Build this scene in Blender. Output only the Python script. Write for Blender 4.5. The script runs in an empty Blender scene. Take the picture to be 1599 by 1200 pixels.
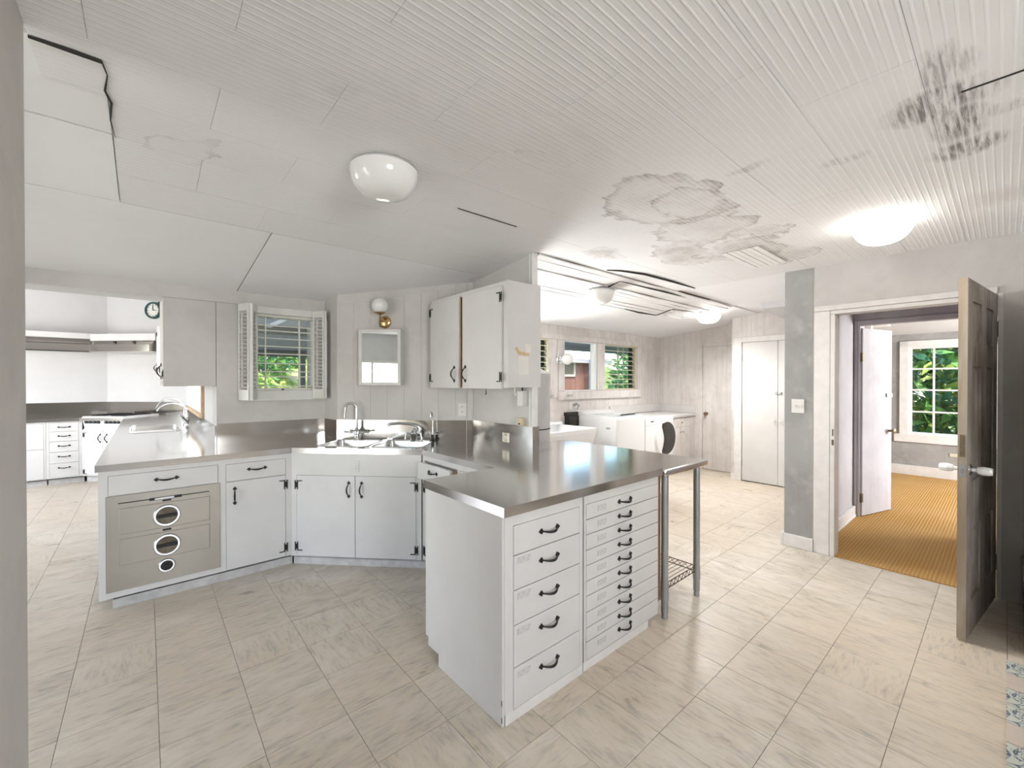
import bpy, math, random
from mathutils import Matrix, Vector
random.seed(7)
sc = bpy.context.scene
COL = sc.collection
PI = math.pi

# ------------------------------------------------------------------ camera, world, sun, daylight, exposure
CAM_H = 1.415
YAW = math.radians(49.265)
PITCH = math.radians(-0.36)
FPX = 664.15
cam_d = bpy.data.cameras.new('camera')
cam_d.sensor_fit = 'HORIZONTAL'
cam_d.sensor_width = 36.0
cam_d.lens = FPX / 1599.0 * 36.0
cam_d.clip_start = 0.02
cam_d.clip_end = 300
cam = bpy.data.objects.new('camera', cam_d)
COL.objects.link(cam)
cam.location = (0, 0, CAM_H)
cam.rotation_euler = (PI / 2 + PITCH, 0, YAW - PI / 2)
sc.camera = cam

world = bpy.data.worlds.new('sky')
sc.world = world
world.use_nodes = True
wn = world.node_tree
wn.nodes.clear()
w_out = wn.nodes.new('ShaderNodeOutputWorld')
w_bg = wn.nodes.new('ShaderNodeBackground')
w_sky = wn.nodes.new('ShaderNodeTexSky')
w_sky.sky_type = 'NISHITA'
w_sky.sun_disc = False
w_sky.sun_elevation = math.radians(58)
w_sky.sun_rotation = math.radians(215)
wn.links.new(w_sky.outputs[0], w_bg.inputs[0])
wn.links.new(w_bg.outputs[0], w_out.inputs[0])
w_bg.inputs[1].default_value = 0.5

sun_d = bpy.data.lights.new('sun', 'SUN')
sun_d.energy = 2.2
sun_d.angle = math.radians(1.0)
sun_d.color = (1.0, 0.95, 0.86)
sun = bpy.data.objects.new('sun', sun_d)
COL.objects.link(sun)
sun.rotation_euler = Vector((0.26, 0.52, -0.81)).to_track_quat('-Z', 'Y').to_euler()


def window_light(name, loc, direction, sx, sy, power, color=(0.99, 0.99, 0.99)):
    d = bpy.data.lights.new(name, 'AREA')
    d.shape = 'RECTANGLE'
    d.size = sx
    d.size_y = sy
    d.energy = power
    d.color = color
    o = bpy.data.objects.new(name, d)
    COL.objects.link(o)
    o.location = loc
    o.rotation_euler = Vector(direction).to_track_quat('-Z', 'Z').to_euler()
    return o


# area lamps just outside window openings, several added as fill for unseen windows
window_light('daylight_breakfast_window', (-3.50, 1.70, 1.05), (1, 0, 0.45), 3.0, 1.3, 40)
window_light('added_daylight_rear', (0.37, -2.70, 1.45), (0, 1, 0.45), 1.15, 1.1, 72, (0.97, 0.985, 1.0))  # added fill behind the camera; its window was placed for the light
window_light('added_daylight_far_kitchen', (-3.45, 6.75, 1.45), (1, 0, 0.1), 2.5, 1.5, 125)  # added fill; its opening stands out of view to light the far kitchen
window_light('added_daylight_laundry_side', (3.05, 4.22, 1.5), (0, -1, 0.0), 1.0, 0.8, 80)  # added to brighten the laundry through an invented hidden opening
window_light('daylight_far_sink_window', (0.78, 6.30, 1.60), (-1, 0, 0), 2.0, 0.9, 42)
window_light('added_daylight_far_room', (7.3, -1.95, 1.35), (0, 1, 0.1), 1.5, 1.3, 115)  # added fill for the far room, through an unseen side opening

sc.view_settings.view_transform = 'Standard'
sc.view_settings.look = 'None'
sc.view_settings.gamma = 1.0
sc.view_settings.use_curve_mapping = False
sc.view_settings.exposure = 0.80

# ------------------------------------------------------------------ object helpers
WORLD = {}


def thing(name, label, cat, loc=(0, 0, 0), group=None):
    o = bpy.data.objects.new(name, None)
    COL.objects.link(o)
    o.empty_display_size = 0.1
    o.location = loc
    WORLD[o] = Matrix.Translation(Vector(loc))
    o['label'] = label
    o['category'] = cat
    if group:
        o['group'] = group
    return o


def tag(o, label, cat, group=None):
    o['label'] = label
    o['category'] = cat
    if group:
        o['group'] = group
    return o


def struct(o):
    o['kind'] = 'structure'
    return o


class B:
    """collects faces for one mesh"""

    def __init__(s):
        s.v = []
        s.f = []

    def add(s, vs, fs):
        n = len(s.v)
        s.v += [tuple(a) for a in vs]
        s.f += [tuple(n + i for i in f) for f in fs]
        return s

    def box(s, x0, x1, y0, y1, z0, z1):
        x0, x1 = min(x0, x1), max(x0, x1)
        y0, y1 = min(y0, y1), max(y0, y1)
        z0, z1 = min(z0, z1), max(z0, z1)
        return s.add([(x0, y0, z0), (x1, y0, z0), (x1, y1, z0), (x0, y1, z0), (x0, y0, z1), (x1, y0, z1), (x1, y1, z1), (x0, y1, z1)],
                     [(0, 3, 2, 1), (4, 5, 6, 7), (0, 1, 5, 4), (1, 2, 6, 5), (2, 3, 7, 6), (3, 0, 4, 7)])

    def obox(s, M, x0, x1, y0, y1, z0, z1):
        t = B().box(x0, x1, y0, y1, z0, z1)
        return s.add([M @ Vector(v) for v in t.v], t.f)

    def prism(s, poly, z0, z1, axis='z'):
        # poly counter-clockwise seen from +axis
        n = len(poly)
        if axis == 'z':
            P = lambda p, h: (p[0], p[1], h)
        elif axis == 'y':      # poly in (x, z), extruded along y
            P = lambda p, h: (p[0], h, p[1])
        else:                  # poly in (y, z)
            P = lambda p, h: (h, p[0], p[1])
        vs = [P(p, z0) for p in poly] + [P(p, z1) for p in poly]
        fs = [tuple(range(n - 1, -1, -1)), tuple(range(n, 2 * n))]
        fs += [(i, (i + 1) % n, n + (i + 1) % n, n + i) for i in range(n)]
        if axis == 'y':
            fs = [tuple(reversed(f)) for f in fs]
        return s.add(vs, fs)

    def tube(s, path, r, seg=10, cap=True):
        pts = [Vector(p) for p in path]
        rr = r if isinstance(r, (list, tuple)) else [r] * len(pts)
        vs, fs = [], []
        up = None
        for i, p in enumerate(pts):
            a = pts[max(i - 1, 0)]
            b = pts[min(i + 1, len(pts) - 1)]
            d = (b - a).normalized()
            if up is None:
                up = d.orthogonal().normalized()
            up = (up - d * up.dot(d))
            if up.length < 1e-6:
                up = d.orthogonal()
            up.normalize()
            q = d.cross(up)
            for k in range(seg):
                t = 2 * PI * k / seg
                vs.append(p + (up * math.cos(t) + q * math.sin(t)) * rr[i])
        for i in range(len(pts) - 1):
            for k in range(seg):
                k2 = (k + 1) % seg
                fs.append((i * seg + k, i * seg + k2, (i + 1) * seg + k2, (i + 1) * seg + k))
        if cap:
            fs.append(tuple(range(seg - 1, -1, -1)))
            fs.append(tuple((len(pts) - 1) * seg + k for k in range(seg)))
        return s.add(vs, fs)

    def lathe(s, prof, seg=32, M=None, a0=0, a1=2 * PI):
        # prof list of (r, z); closed ring around local z
        M = M or Matrix.Identity(4)
        full = abs(a1 - a0 - 2 * PI) < 1e-6
        vs, fs = [], []
        for r, zz in prof:
            for k in range(seg):
                t = a0 + (a1 - a0) * k / (seg if full else seg - 1)
                vs.append(M @ Vector((max(r, 1e-5) * math.cos(t), max(r, 1e-5) * math.sin(t), zz)))
        for i in range(len(prof) - 1):
            for k in range(seg if full else seg - 1):
                k2 = (k + 1) % seg
                fs.append((i * seg + k, i * seg + k2, (i + 1) * seg + k2, (i + 1) * seg + k))
        return s.add(vs, fs)

    def mesh(s, name, smooth=False):
        m = bpy.data.meshes.new(name)
        m.from_pydata(s.v, [], s.f)
        m.update()
        if smooth:
            m.polygons.foreach_set('use_smooth', [True] * len(m.polygons))
            try:
                m.set_sharp_from_angle(angle=math.radians(40))
            except Exception:
                pass
        return m


def place(name, mesh, mat, parent=None, M=None, bevel=0, seg=2):
    if mat is not None and not mesh.materials:
        mesh.materials.append(mat)
    o = bpy.data.objects.new(name, mesh)
    COL.objects.link(o)
    M = M.copy() if M is not None else Matrix.Identity(4)
    if parent is not None:
        o.parent = parent
        o.matrix_parent_inverse = WORLD[parent].inverted()
    o.matrix_basis = M
    WORLD[o] = M
    if bevel:
        b = o.modifiers.new('bevel', 'BEVEL')
        b.width = bevel
        b.segments = seg
        b.limit_method = 'ANGLE'
        b.angle_limit = math.radians(35)
        b.harden_normals = False
    return o


def obj(name, b, mat, parent=None, M=None, bevel=0, smooth=False, seg=2):
    return place(name, b.mesh(name, smooth), mat, parent, M, bevel, seg)


def fr(ox, oy, rx, ry, oz=0.0):
    """frame of a face: local x to the viewer's right, local y into the face, z up"""
    l = math.hypot(rx, ry)
    rx, ry = rx / l, ry / l
    return Matrix(((rx, -ry, 0, ox), (ry, rx, 0, oy), (0, 0, 1, oz), (0, 0, 0, 1)))


def T(x, y, z):
    return Matrix.Translation(Vector((x, y, z)))


def RZ(a):
    return Matrix.Rotation(a, 4, 'Z')


def S(x, y, z):
    return Matrix.Diagonal(Vector((x, y, z, 1)))


# ------------------------------------------------------------------ material helpers
MATS = {}


class NT:
    def __init__(s, name):
        s.m = bpy.data.materials.new(name)
        s.m.use_nodes = True
        s.t = s.m.node_tree
        s.p = s.t.nodes['Principled BSDF']
        s.out = s.t.nodes['Material Output']

    def n(s, typ, **kw):
        x = s.t.nodes.new(typ)
        for k, v in kw.items():
            if k.startswith('i_'):
                key = k[2:]
                key = int(key) if key.isdigit() else key
                x.inputs[key].default_value = v
            else:
                setattr(x, k, v)
        return x

    def l(s, a, b):
        s.t.links.new(a, b)

    def coord(s, which='Object', scale=(1, 1, 1), rot=(0, 0, 0), loc=(0, 0, 0)):
        if which == 'World':
            c = s.n('ShaderNodeNewGeometry').outputs['Position']
        else:
            c = s.n('ShaderNodeTexCoord').outputs[which]
        mp = s.n('ShaderNodeMapping')
        mp.inputs['Scale'].default_value = scale
        mp.inputs['Rotation'].default_value = rot
        mp.inputs['Location'].default_value = loc
        s.l(c, mp.inputs['Vector'])
        return mp.outputs[0]

    def noise(s, vec, scale, detail=4, rough=0.55, dist=0.0):
        x = s.n('ShaderNodeTexNoise')
        x.inputs['Scale'].default_value = scale
        x.inputs['Detail'].default_value = detail
        x.inputs['Roughness'].default_value = rough
        x.inputs['Distortion'].default_value = dist
        s.l(vec, x.inputs['Vector'])
        return x.outputs['Fac']

    def ramp(s, fac, stops, interp='LINEAR'):
        r = s.n('ShaderNodeValToRGB')
        r.color_ramp.interpolation = interp
        e = r.color_ramp.elements
        while len(e) < len(stops):
            e.new(0.5)
        for k, (p, c) in enumerate(stops):
            e[k].position = p
            e[k].color = (c, c, c, 1) if isinstance(c, (int, float)) else (*c, 1)
        s.l(fac, r.inputs[0])
        return r.outputs[0]

    def mix(s, fac, a, b, mode='MIX'):
        x = s.n('ShaderNodeMix', data_type='RGBA', blend_type=mode)
        for sock, v in ((x.inputs[0], fac), (x.inputs[6], a), (x.inputs[7], b)):
            if hasattr(v, 'is_output'):
                s.l(v, sock)
            elif isinstance(v, (int, float)):
                sock.default_value = v
            else:
                sock.default_value = (*v, 1)
        return x.outputs[2]

    def math(s, op, a, b=0.0, clamp=False):
        x = s.n('ShaderNodeMath', operation=op)
        x.use_clamp = clamp
        for sock, v in ((x.inputs[0], a), (x.inputs[1], b)):
            if hasattr(v, 'is_output'):
                s.l(v, sock)
            else:
                sock.default_value = v
        return x.outputs[0]

    def bump(s, h, strength=0.2, dist=0.01, normal=None):
        b = s.n('ShaderNodeBump')
        b.inputs['Strength'].default_value = strength
        b.inputs['Distance'].default_value = dist
        s.l(h, b.inputs['Height'])
        if normal is not None:
            s.l(normal, b.inputs['Normal'])
        return b.outputs[0]

    def col(s, c):
        if hasattr(c, 'is_output'):
            s.l(c, s.p.inputs['Base Color'])
        else:
            s.p.inputs['Base Color'].default_value = (*c, 1)

    def set(s, rough=None, metal=None, spec=None, normal=None):
        if rough is not None:
            if hasattr(rough, 'is_output'):
                s.l(rough, s.p.inputs['Roughness'])
            else:
                s.p.inputs['Roughness'].default_value = rough
        if metal is not None:
            s.p.inputs['Metallic'].default_value = metal
        if spec is not None:
            s.p.inputs['Specular IOR Level'].default_value = spec
        if normal is not None:
            s.l(normal, s.p.inputs['Normal'])


def plain(name, c, rough=0.5, metal=0.0, var=0.06, scale=9.0, spec=0.4, bump=0.0, coords='Object'):
    k = NT(name)
    v = k.coord(coords)
    f = k.noise(v, scale, 4)
    lo = tuple(max(0, x * (1 - var)) for x in c)
    hi = tuple(min(1, x * (1 + var)) for x in c)
    k.col(k.ramp(f, [(0.3, lo), (0.7, hi)]))
    k.set(rough, metal, spec)
    if bump:
        k.set(normal=k.bump(k.noise(v, scale * 6, 3), bump, 0.004))
    MATS[name] = k.m
    return k.m


white = plain('white_paint', (0.65, 0.638, 0.622), 0.42, var=0.035, scale=5, spec=0.35, coords='World')
white_trim = plain('white_trim_paint', (0.74, 0.72, 0.70), 0.5, var=0.06, scale=12, coords='World')
kick = plain('scuffed_kick_paint', (0.54, 0.53, 0.52), 0.6, var=0.16, scale=14, coords='World')
iron = plain('black_iron', (0.012, 0.012, 0.013), 0.45, var=0.2, scale=40, spec=0.4)
chrome = plain('chrome', (0.62, 0.64, 0.65), 0.14, 1.0, var=0.03)
brass = plain('brass', (0.62, 0.43, 0.20), 0.25, 1.0, var=0.06)
old_brass = plain('tarnished_brass', (0.20, 0.16, 0.10), 0.5, 0.7, var=0.2, scale=60)
raw_wood = plain('raw_wood', (0.20, 0.11, 0.065), 0.65, var=0.2, scale=20)
pale_wood = plain('pale_wood', (0.55, 0.40, 0.25), 0.65, var=0.15, scale=20)
grey_metal = plain('grey_metal', (0.40, 0.41, 0.42), 0.42, 0.7, var=0.06)
tank_grey = plain('tank_grey', (0.47, 0.46, 0.455), 0.45, 0.2, var=0.05)
enamel = plain('white_enamel', (0.78, 0.78, 0.78), 0.22, var=0.01, spec=0.5)
plastic = plain('white_plastic', (0.72, 0.71, 0.68), 0.35, var=0.02)
ivory = plain('ivory_plastic', (0.62, 0.53, 0.36), 0.4, var=0.03)
dark_glass = plain('dark_glass', (0.03, 0.028, 0.026), 0.08, var=0.1, spec=0.6)
dial_bronze = plain('dial_bronze', (0.13, 0.11, 0.085), 0.28, 0.8, var=0.3, scale=25)
dark = plain('dark_cavity', (0.025, 0.023, 0.02), 0.8, var=0.2)
rust = plain('rusty_wire', (0.10, 0.07, 0.055), 0.55, 0.5, var=0.3, scale=50)
paper = plain('paper', (0.74, 0.72, 0.68), 0.8, var=0.02)
tape = plain('yellowed_tape', (0.62, 0.45, 0.24), 0.6, var=0.12, scale=30)
cream = plain('cream_paint', (0.66, 0.60, 0.46), 0.5, var=0.06)
grille = plain('cream_grille_paint', (0.74, 0.73, 0.66), 0.5, var=0.06)
clock_green = plain('clock_green', (0.03, 0.10, 0.10), 0.4)
lid_glass = plain('washer_lid', (0.50, 0.55, 0.58), 0.1, var=0.02, spec=0.6)
louver_white = plain('shutter_paint', (0.70, 0.70, 0.67), 0.5, var=0.05)


def mk_steel(name, c, rough, streak=(1, 60, 60)):
    k = NT(name)
    v = k.coord('World', streak)
    f = k.noise(v, 3.0, 5, 0.6)
    g = k.noise(k.coord('World'), 2.2, 4)
    k.col(k.mix(k.ramp(g, [(0.3, 0.0), (0.7, 1.0)]), tuple(x * 0.93 for x in c), c))
    k.set(k.ramp(k.mix(0.5, f, g), [(0.3, rough * 0.88), (0.7, rough * 1.14)]), 1.0)
    k.set(normal=k.bump(g, 0.03, 0.01))
    return k.m


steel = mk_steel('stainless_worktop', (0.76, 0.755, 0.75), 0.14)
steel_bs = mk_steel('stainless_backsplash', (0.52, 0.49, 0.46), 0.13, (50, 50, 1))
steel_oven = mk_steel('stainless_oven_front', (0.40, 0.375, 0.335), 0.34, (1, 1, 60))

# mirror
k = NT('mirror_silver')
k.col((0.86, 0.89, 0.88))
k.set(k.ramp(k.noise(k.coord('Object'), 3), [(0, 0.01), (1, 0.03)]), 1.0)
mirror = k.m


def mk_glass(name, tint=(0.95, 0.97, 0.96), refl=0.10):
    k = NT(name)
    k.t.nodes.remove(k.p)
    tr = k.n('ShaderNodeBsdfTransparent')
    gl = k.n('ShaderNodeBsdfGlossy')
    gl.inputs['Roughness'].default_value = 0.03
    nz = k.noise(k.coord('Object'), 2.0, 2)
    cr = k.ramp(nz, [(0.3, tuple(x * 0.97 for x in tint)), (0.7, tint)])
    k.l(cr, tr.inputs['Color'])
    fz = k.n('ShaderNodeLayerWeight')
    mx = k.n('ShaderNodeMixShader')
    k.l(k.math('ADD', k.math('MULTIPLY', k.math('POWER', fz.outputs['Facing'], 4.0), 0.7), refl * 0.3), mx.inputs[0])
    k.l(tr.outputs[0], mx.inputs[1])
    k.l(gl.outputs[0], mx.inputs[2])
    k.l(mx.outputs[0], k.out.inputs[0])
    return k.m


glass = mk_glass('window_glass')
louver_glass = mk_glass('louver_glass', (0.80, 0.90, 0.86), 0.12)


def mk_opal(name, emit=0.0, c=(0.82, 0.82, 0.80)):
    k = NT(name)
    f = k.noise(k.coord('Object'), 5, 3)
    k.col(k.ramp(f, [(0.3, tuple(x * 0.97 for x in c)), (0.7, c)]))
    k.set(0.12, 0, 0.5)
    k.p.inputs['Coat Weight'].default_value = 0.3
    if emit:
        k.p.inputs['Emission Color'].default_value = (1.0, 0.97, 0.92, 1)
        k.p.inputs['Emission Strength'].default_value = emit
    return k.m


opal = mk_opal('opal_glass')
opal_lit = mk_opal('opal_glass_lit', 7.0)

# vinyl marble floor tiles
k = NT('marbled_vinyl_tile')
oi = k.n('ShaderNodeObjectInfo')
c0 = k.n('ShaderNodeTexCoord').outputs['Object']
gp = k.n('ShaderNodeNewGeometry').outputs['Position']
av = k.n('ShaderNodeVectorMath', operation='MULTIPLY_ADD')
k.l(oi.outputs['Random'], av.inputs[0])
av.inputs[1].default_value = (37.0, 91.0, 13.0)
k.l(c0, av.inputs[2])
mp = k.n('ShaderNodeMapping')
mp.inputs['Rotation'].default_value = (0, 0, math.radians(-24))
mp.inputs['Scale'].default_value = (12, 58, 12)
k.l(av.outputs[0], mp.inputs['Vector'])
streak = k.noise(mp.outputs[0], 1.0, 6, 0.60, 0.35)
mp2 = k.n('ShaderNodeMapping')
mp2.inputs['Rotation'].default_value = (0, 0, math.radians(-40))
mp2.inputs['Scale'].default_value = (4, 9, 4)
k.l(av.outputs[0], mp2.inputs['Vector'])
cloud = k.noise(mp2.outputs[0], 1.0, 4, 0.55, 0.6)
big = k.noise(gp, 0.55, 2)
base = k.mix(k.ramp(cloud, [(0.32, 0.0), (0.68, 1.0)]), (0.54, 0.48, 0.39), (0.70, 0.65, 0.575))
base = k.mix(k.ramp(big, [(0.36, 0.0), (0.58, 0.65)]), base, (0.58, 0.48, 0.36))
base = k.mix(k.math('MULTIPLY', k.ramp(streak, [(0.48, 0.0), (0.69, 0.80)]), k.ramp(cloud, [(0.30, 1.0), (0.62, 0.35)])), base, (0.27, 0.26, 0.25))
k.col(base)
k.set(k.ramp(cloud, [(0.3, 0.27), (0.7, 0.40)]), 0, 0.45)
k.set(normal=k.bump(k.noise(gp, 9, 2), 0.10, 0.01))
floor_tile_mat = k.m

grout = plain('floor_joint', (0.30, 0.28, 0.25), 0.8, var=0.15, scale=6, coords='World')

# sisal carpet
k = NT('sisal_carpet')
v = k.coord('World')
w1 = k.n('ShaderNodeTexWave', wave_type='BANDS', bands_direction='Y')
w1.inputs['Scale'].default_value = 14
w1.inputs['Distortion'].default_value = 0.6
k.l(v, w1.inputs['Vector'])
w2 = k.n('ShaderNodeTexWave', wave_type='BANDS', bands_direction='X')
w2.inputs['Scale'].default_value = 22
w2.inputs['Distortion'].default_value = 0.8
k.l(v, w2.inputs['Vector'])
h = k.math('MULTIPLY', w1.outputs['Fac'], k.math('ADD', k.math('MULTIPLY', w2.outputs['Fac'], 0.8), 0.2))
cc = k.ramp(h, [(0.0, (0.40, 0.215, 0.065)), (0.5, (0.53, 0.315, 0.105)), (1.0, (0.62, 0.395, 0.155))])
cc = k.mix(k.ramp(k.noise(v, 1.3, 3), [(0.4, 0), (0.7, 0.35)]), cc, (0.58, 0.39, 0.19))
k.col(cc)
k.set(0.9, 0, 0.15)
k.set(normal=k.bump(h, 0.6, 0.006))
sisal = k.m

# plaster walls: skim coat patches over old paint
def mk_wall(name, light, mid, darkc, amount=0.5, streaky=0.0, seed=0.0):
    k = NT(name)
    v = k.coord('World', (1, 1, 1), (0, 0, 0), (seed, seed * 1.7, seed * 0.3))
    a = k.noise(v, 1.5, 5, 0.6, 0.4)
    b = k.noise(v, 5.5, 5, 0.6, 0.2)
    c = k.ramp(a, [(0.36, mid), (0.58, light)])
    c = k.mix(k.math('MULTIPLY', k.ramp(b, [(0.52, 0.0), (0.70, 1.0)]), amount), c, darkc)
    if streaky:
        sv = k.coord('World', (16, 16, 0.9), (0, 0, 0), (seed, 0, 0))
        st = k.noise(sv, 1.0, 4, 0.6, 0.3)
        c = k.mix(k.math('MULTIPLY', k.ramp(st, [(0.46, 0.0), (0.68, 1.0)]), streaky), c, darkc)
    k.col(c)
    k.set(0.7, 0, 0.2)
    k.set(normal=k.bump(k.mix(0.5, a, b), 0.12, 0.01))
    return k.m


wall_paint = mk_wall('worn_white_wall', (0.62, 0.60, 0.58), (0.55, 0.53, 0.51), (0.46, 0.44, 0.42), 0.3)
wall_clean = mk_wall('plain_white_wall', (0.66, 0.655, 0.66), (0.63, 0.62, 0.62), (0.58, 0.57, 0.56), 0.2, 0, 3.0)
wall_stain = mk_wall('stained_wall', (0.74, 0.71, 0.69), (0.63, 0.59, 0.56), (0.50, 0.455, 0.425), 0.45, 0.42, 5.0)
wall_grey = mk_wall('bare_grey_plaster', (0.36, 0.355, 0.345), (0.28, 0.275, 0.27), (0.48, 0.47, 0.455), 0.6, 0.1, 8.0)
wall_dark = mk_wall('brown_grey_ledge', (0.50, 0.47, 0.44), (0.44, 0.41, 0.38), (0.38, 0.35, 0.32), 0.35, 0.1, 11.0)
wall_lav = mk_wall('lavender_white_wall', (0.60, 0.585, 0.61), (0.52, 0.50, 0.53), (0.46, 0.43, 0.44), 0.35, 0.25, 2.0)

# worn door: paint rubbed to wood
k = NT('rubbed_door_paint')
v = k.coord('World', (9, 9, 0.8))
a = k.noise(v, 1.0, 5, 0.6, 0.4)
b = k.noise(k.coord('World'), 3.0, 5, 0.6)
c = k.ramp(k.mix(0.45, a, b), [(0.38, (0.17, 0.14, 0.11)), (0.50, (0.31, 0.275, 0.24)), (0.60, (0.44, 0.41, 0.385))])
k.col(c)
k.set(0.6, 0, 0.25)
door_old = k.m
k = NT('rubbed_door_edge')
a = k.noise(k.coord('World', (7, 7, 0.9)), 1.0, 5, 0.6, 0.4)
k.col(k.ramp(a, [(0.35, (0.22, 0.165, 0.11)), (0.55, (0.32, 0.26, 0.19)), (0.7, (0.42, 0.37, 0.31))]))
k.set(0.6, 0, 0.25)
door_edge = k.m


# ceiling: grooved canec board with water stains (stains have a place of their own on the board)
def mk_ceiling(name, grooves=True, c_hi=(0.82, 0.815, 0.81), c_lo=(0.77, 0.765, 0.76)):
    k = NT(name)
    gp = k.n('ShaderNodeNewGeometry').outputs['Position']
    n1 = k.noise(gp, 1.2, 4)
    nz = k.n('ShaderNodeTexNoise')
    nz.inputs['Scale'].default_value = 5.5
    nz.inputs['Detail'].default_value = 5
    k.l(gp, nz.inputs['Vector'])
    base = k.ramp(n1, [(0.35, c_lo), (0.65, c_hi)])
    # warped position
    wv = k.n('ShaderNodeVectorMath', operation='MULTIPLY_ADD')
    k.l(nz.outputs['Color'], wv.inputs[0])
    wv.inputs[1].default_value = (0.40, 0.40, 0)
    k.l(gp, wv.inputs[2])
    ringsum = None
    fillsum = None
    for (x, y, rx, ry, ring, fill) in [
        (2.08, 1.18, 0.42, 0.32, 1.0, 0.34), (2.20, 1.10, 0.24, 0.20, 0.9, 0.30), (2.62, 1.25, 0.32, 0.28, 0.9, 0.36), (3.05, 1.58, 0.36, 0.20, 0.8, 0.75),
        (3.25, 1.25, 0.30, 0.28, 0.9, 0.65), (3.62, 1.08, 0.24, 0.22, 0.7, 0.50), (2.55, 1.95, 0.17, 0.11, 0.4, 0.75), (2.95, 1.0, 0.16, 0.14, 0.8, 0.4),
        (0.13, 2.16, 0.13, 0.12, 0.6, 0.0), (1.22, 1.26, 0.07, 0.05, 0.5, 0.0), (2.22, 2.92, 0.14, 0.12, 0.3, 0.75),
        (2.02, 0.95, 0.12, 0.05, 0.0, 0.35), (0.55, 1.35, 0.20, 0.08, 0.0, 0.16)]:
        mp = k.n('ShaderNodeMapping')
        mp.inputs['Location'].default_value = (-(x + 0.20) / rx, -(y + 0.20) / ry, 0)
        mp.inputs['Scale'].default_value = (1 / rx, 1 / ry, 0)
        k.l(wv.outputs[0], mp.inputs['Vector'])
        ln = k.n('ShaderNodeVectorMath', operation='LENGTH')
        k.l(mp.outputs[0], ln.inputs[0])
        d = ln.outputs['Value']
        if ring:
            r = k.math('MULTIPLY', k.ramp(d, [(0.72, 0.0), (0.94, 1.0), (1.0, 0.0)]), ring)
            ringsum = r if ringsum is None else k.math('MAXIMUM', ringsum, r)
        if fill:
            f = k.math('MULTIPLY', k.ramp(d, [(0.45, 1.0), (1.0, 0.0)]), fill)
            fillsum = f if fillsum is None else k.math('MAXIMUM', fillsum, f)
    fn = k.noise(gp, 7, 5, 0.65)
    fill_f = k.math('MULTIPLY', fillsum, k.ramp(fn, [(0.36, 0.25), (0.60, 1.0)]))
    base = k.mix(k.math('MULTIPLY', fill_f, 0.8), base, (0.36, 0.32, 0.285))
    base = k.mix(k.math('MULTIPLY', ringsum, k.ramp(fn, [(0.36, 0.1), (0.60, 0.8)])), base, (0.30, 0.27, 0.245))
    # grey mould, streaked along the grooves
    mould = None
    mv = k.n('ShaderNodeVectorMath', operation='MULTIPLY_ADD')
    k.l(nz.outputs['Color'], mv.inputs[0])
    mv.inputs[1].default_value = (0.14, 0.10, 0)
    k.l(gp, mv.inputs[2])
    for (x, y, rx, ry, s_) in [(1.83, 0.125, 0.17, 0.07, 0.75), (2.04, 0.16, 0.13, 0.17, 1.0), (2.24, 0.12, 0.20, 0.085, 1.0), (2.50, 0.11, 0.11, 0.13, 1.0), (2.24, 0.02, 0.06, 0.09, 0.5), (2.25, 0.45, 0.05, 0.09, 0.35), (2.02, 0.74, 0.04, 0.09, 0.4)]:
        mp = k.n('ShaderNodeMapping')
        mp.inputs['Location'].default_value = (-(x + 0.07) / rx, -(y + 0.05) / ry, 0)
        mp.inputs['Scale'].default_value = (1 / rx, 1 / ry, 0)
        k.l(mv.outputs[0], mp.inputs['Vector'])
        ln = k.n('ShaderNodeVectorMath', operation='LENGTH')
        k.l(mp.outputs[0], ln.inputs[0])
        f = k.math('MULTIPLY', k.ramp(ln.outputs['Value'], [(0.55, 1.0), (1.0, 0.0)]), s_)
        mould = f if mould is None else k.math('MAXIMUM', mould, f)
    sv = k.n('ShaderNodeMapping')
    sv.inputs['Scale'].default_value = (7, 75, 1)
    k.l(gp, sv.inputs['Vector'])
    sn = k.noise(sv.outputs[0], 1.0, 4, 0.65)
    base = k.mix(k.math('MULTIPLY', mould, k.ramp(sn, [(0.40, 0.10), (0.60, 0.85)])), base, (0.16, 0.145, 0.13))
    if grooves:
        wv2 = k.n('ShaderNodeTexWave', wave_type='BANDS', bands_direction='Y', wave_profile='SIN')
        wv2.inputs['Scale'].default_value = 0.314 / 0.0245
        wv2.inputs['Distortion'].default_value = 0.0
        k.l(gp, wv2.inputs['Vector'])
        g = k.ramp(wv2.outputs['Fac'], [(0.70, 0.0), (0.95, 1.0)])
        base = k.mix(k.math('MULTIPLY', g, 0.45), base, (0.90, 0.90, 0.895))
        k.set(normal=k.bump(g, 0.35, 0.004))
    k.col(base)
    k.set(0.75, 0, 0.15)
    return k.m


canec = mk_ceiling('grooved_ceiling_board')
ceil_smooth = mk_ceiling('smooth_ceiling_board', False, (0.87, 0.87, 0.875), (0.83, 0.83, 0.835))
ceil_bright = plain('fresh_white_board', (0.88, 0.88, 0.87), 0.6, var=0.02, coords='World')
bead = plain('beadboard_paint', (0.80, 0.79, 0.775), 0.55, var=0.07, scale=3, coords='World')

# ------------------------------------------------------------------ the shell
def ceil_z(y):
    return 2.355 if y < 2.237 else 2.355 - 0.11 * (y - 2.237)


TILE = 0.3048
TX0, TY0 = 0.950, 1.208

floor = struct(obj('floor', B().box(-3.25, 9.0, -2.4, 9.5, -0.12, -0.004), grout))


def in_poly(p, poly):
    ins = False
    n = len(poly)
    for i in range(n):
        x0, y0 = poly[i]
        x1, y1 = poly[(i + 1) % n]
        if (y0 > p[1]) != (y1 > p[1]) and p[0] < (x1 - x0) * (p[1] - y0) / (y1 - y0) + x0:
            ins = not ins
    return ins


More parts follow.
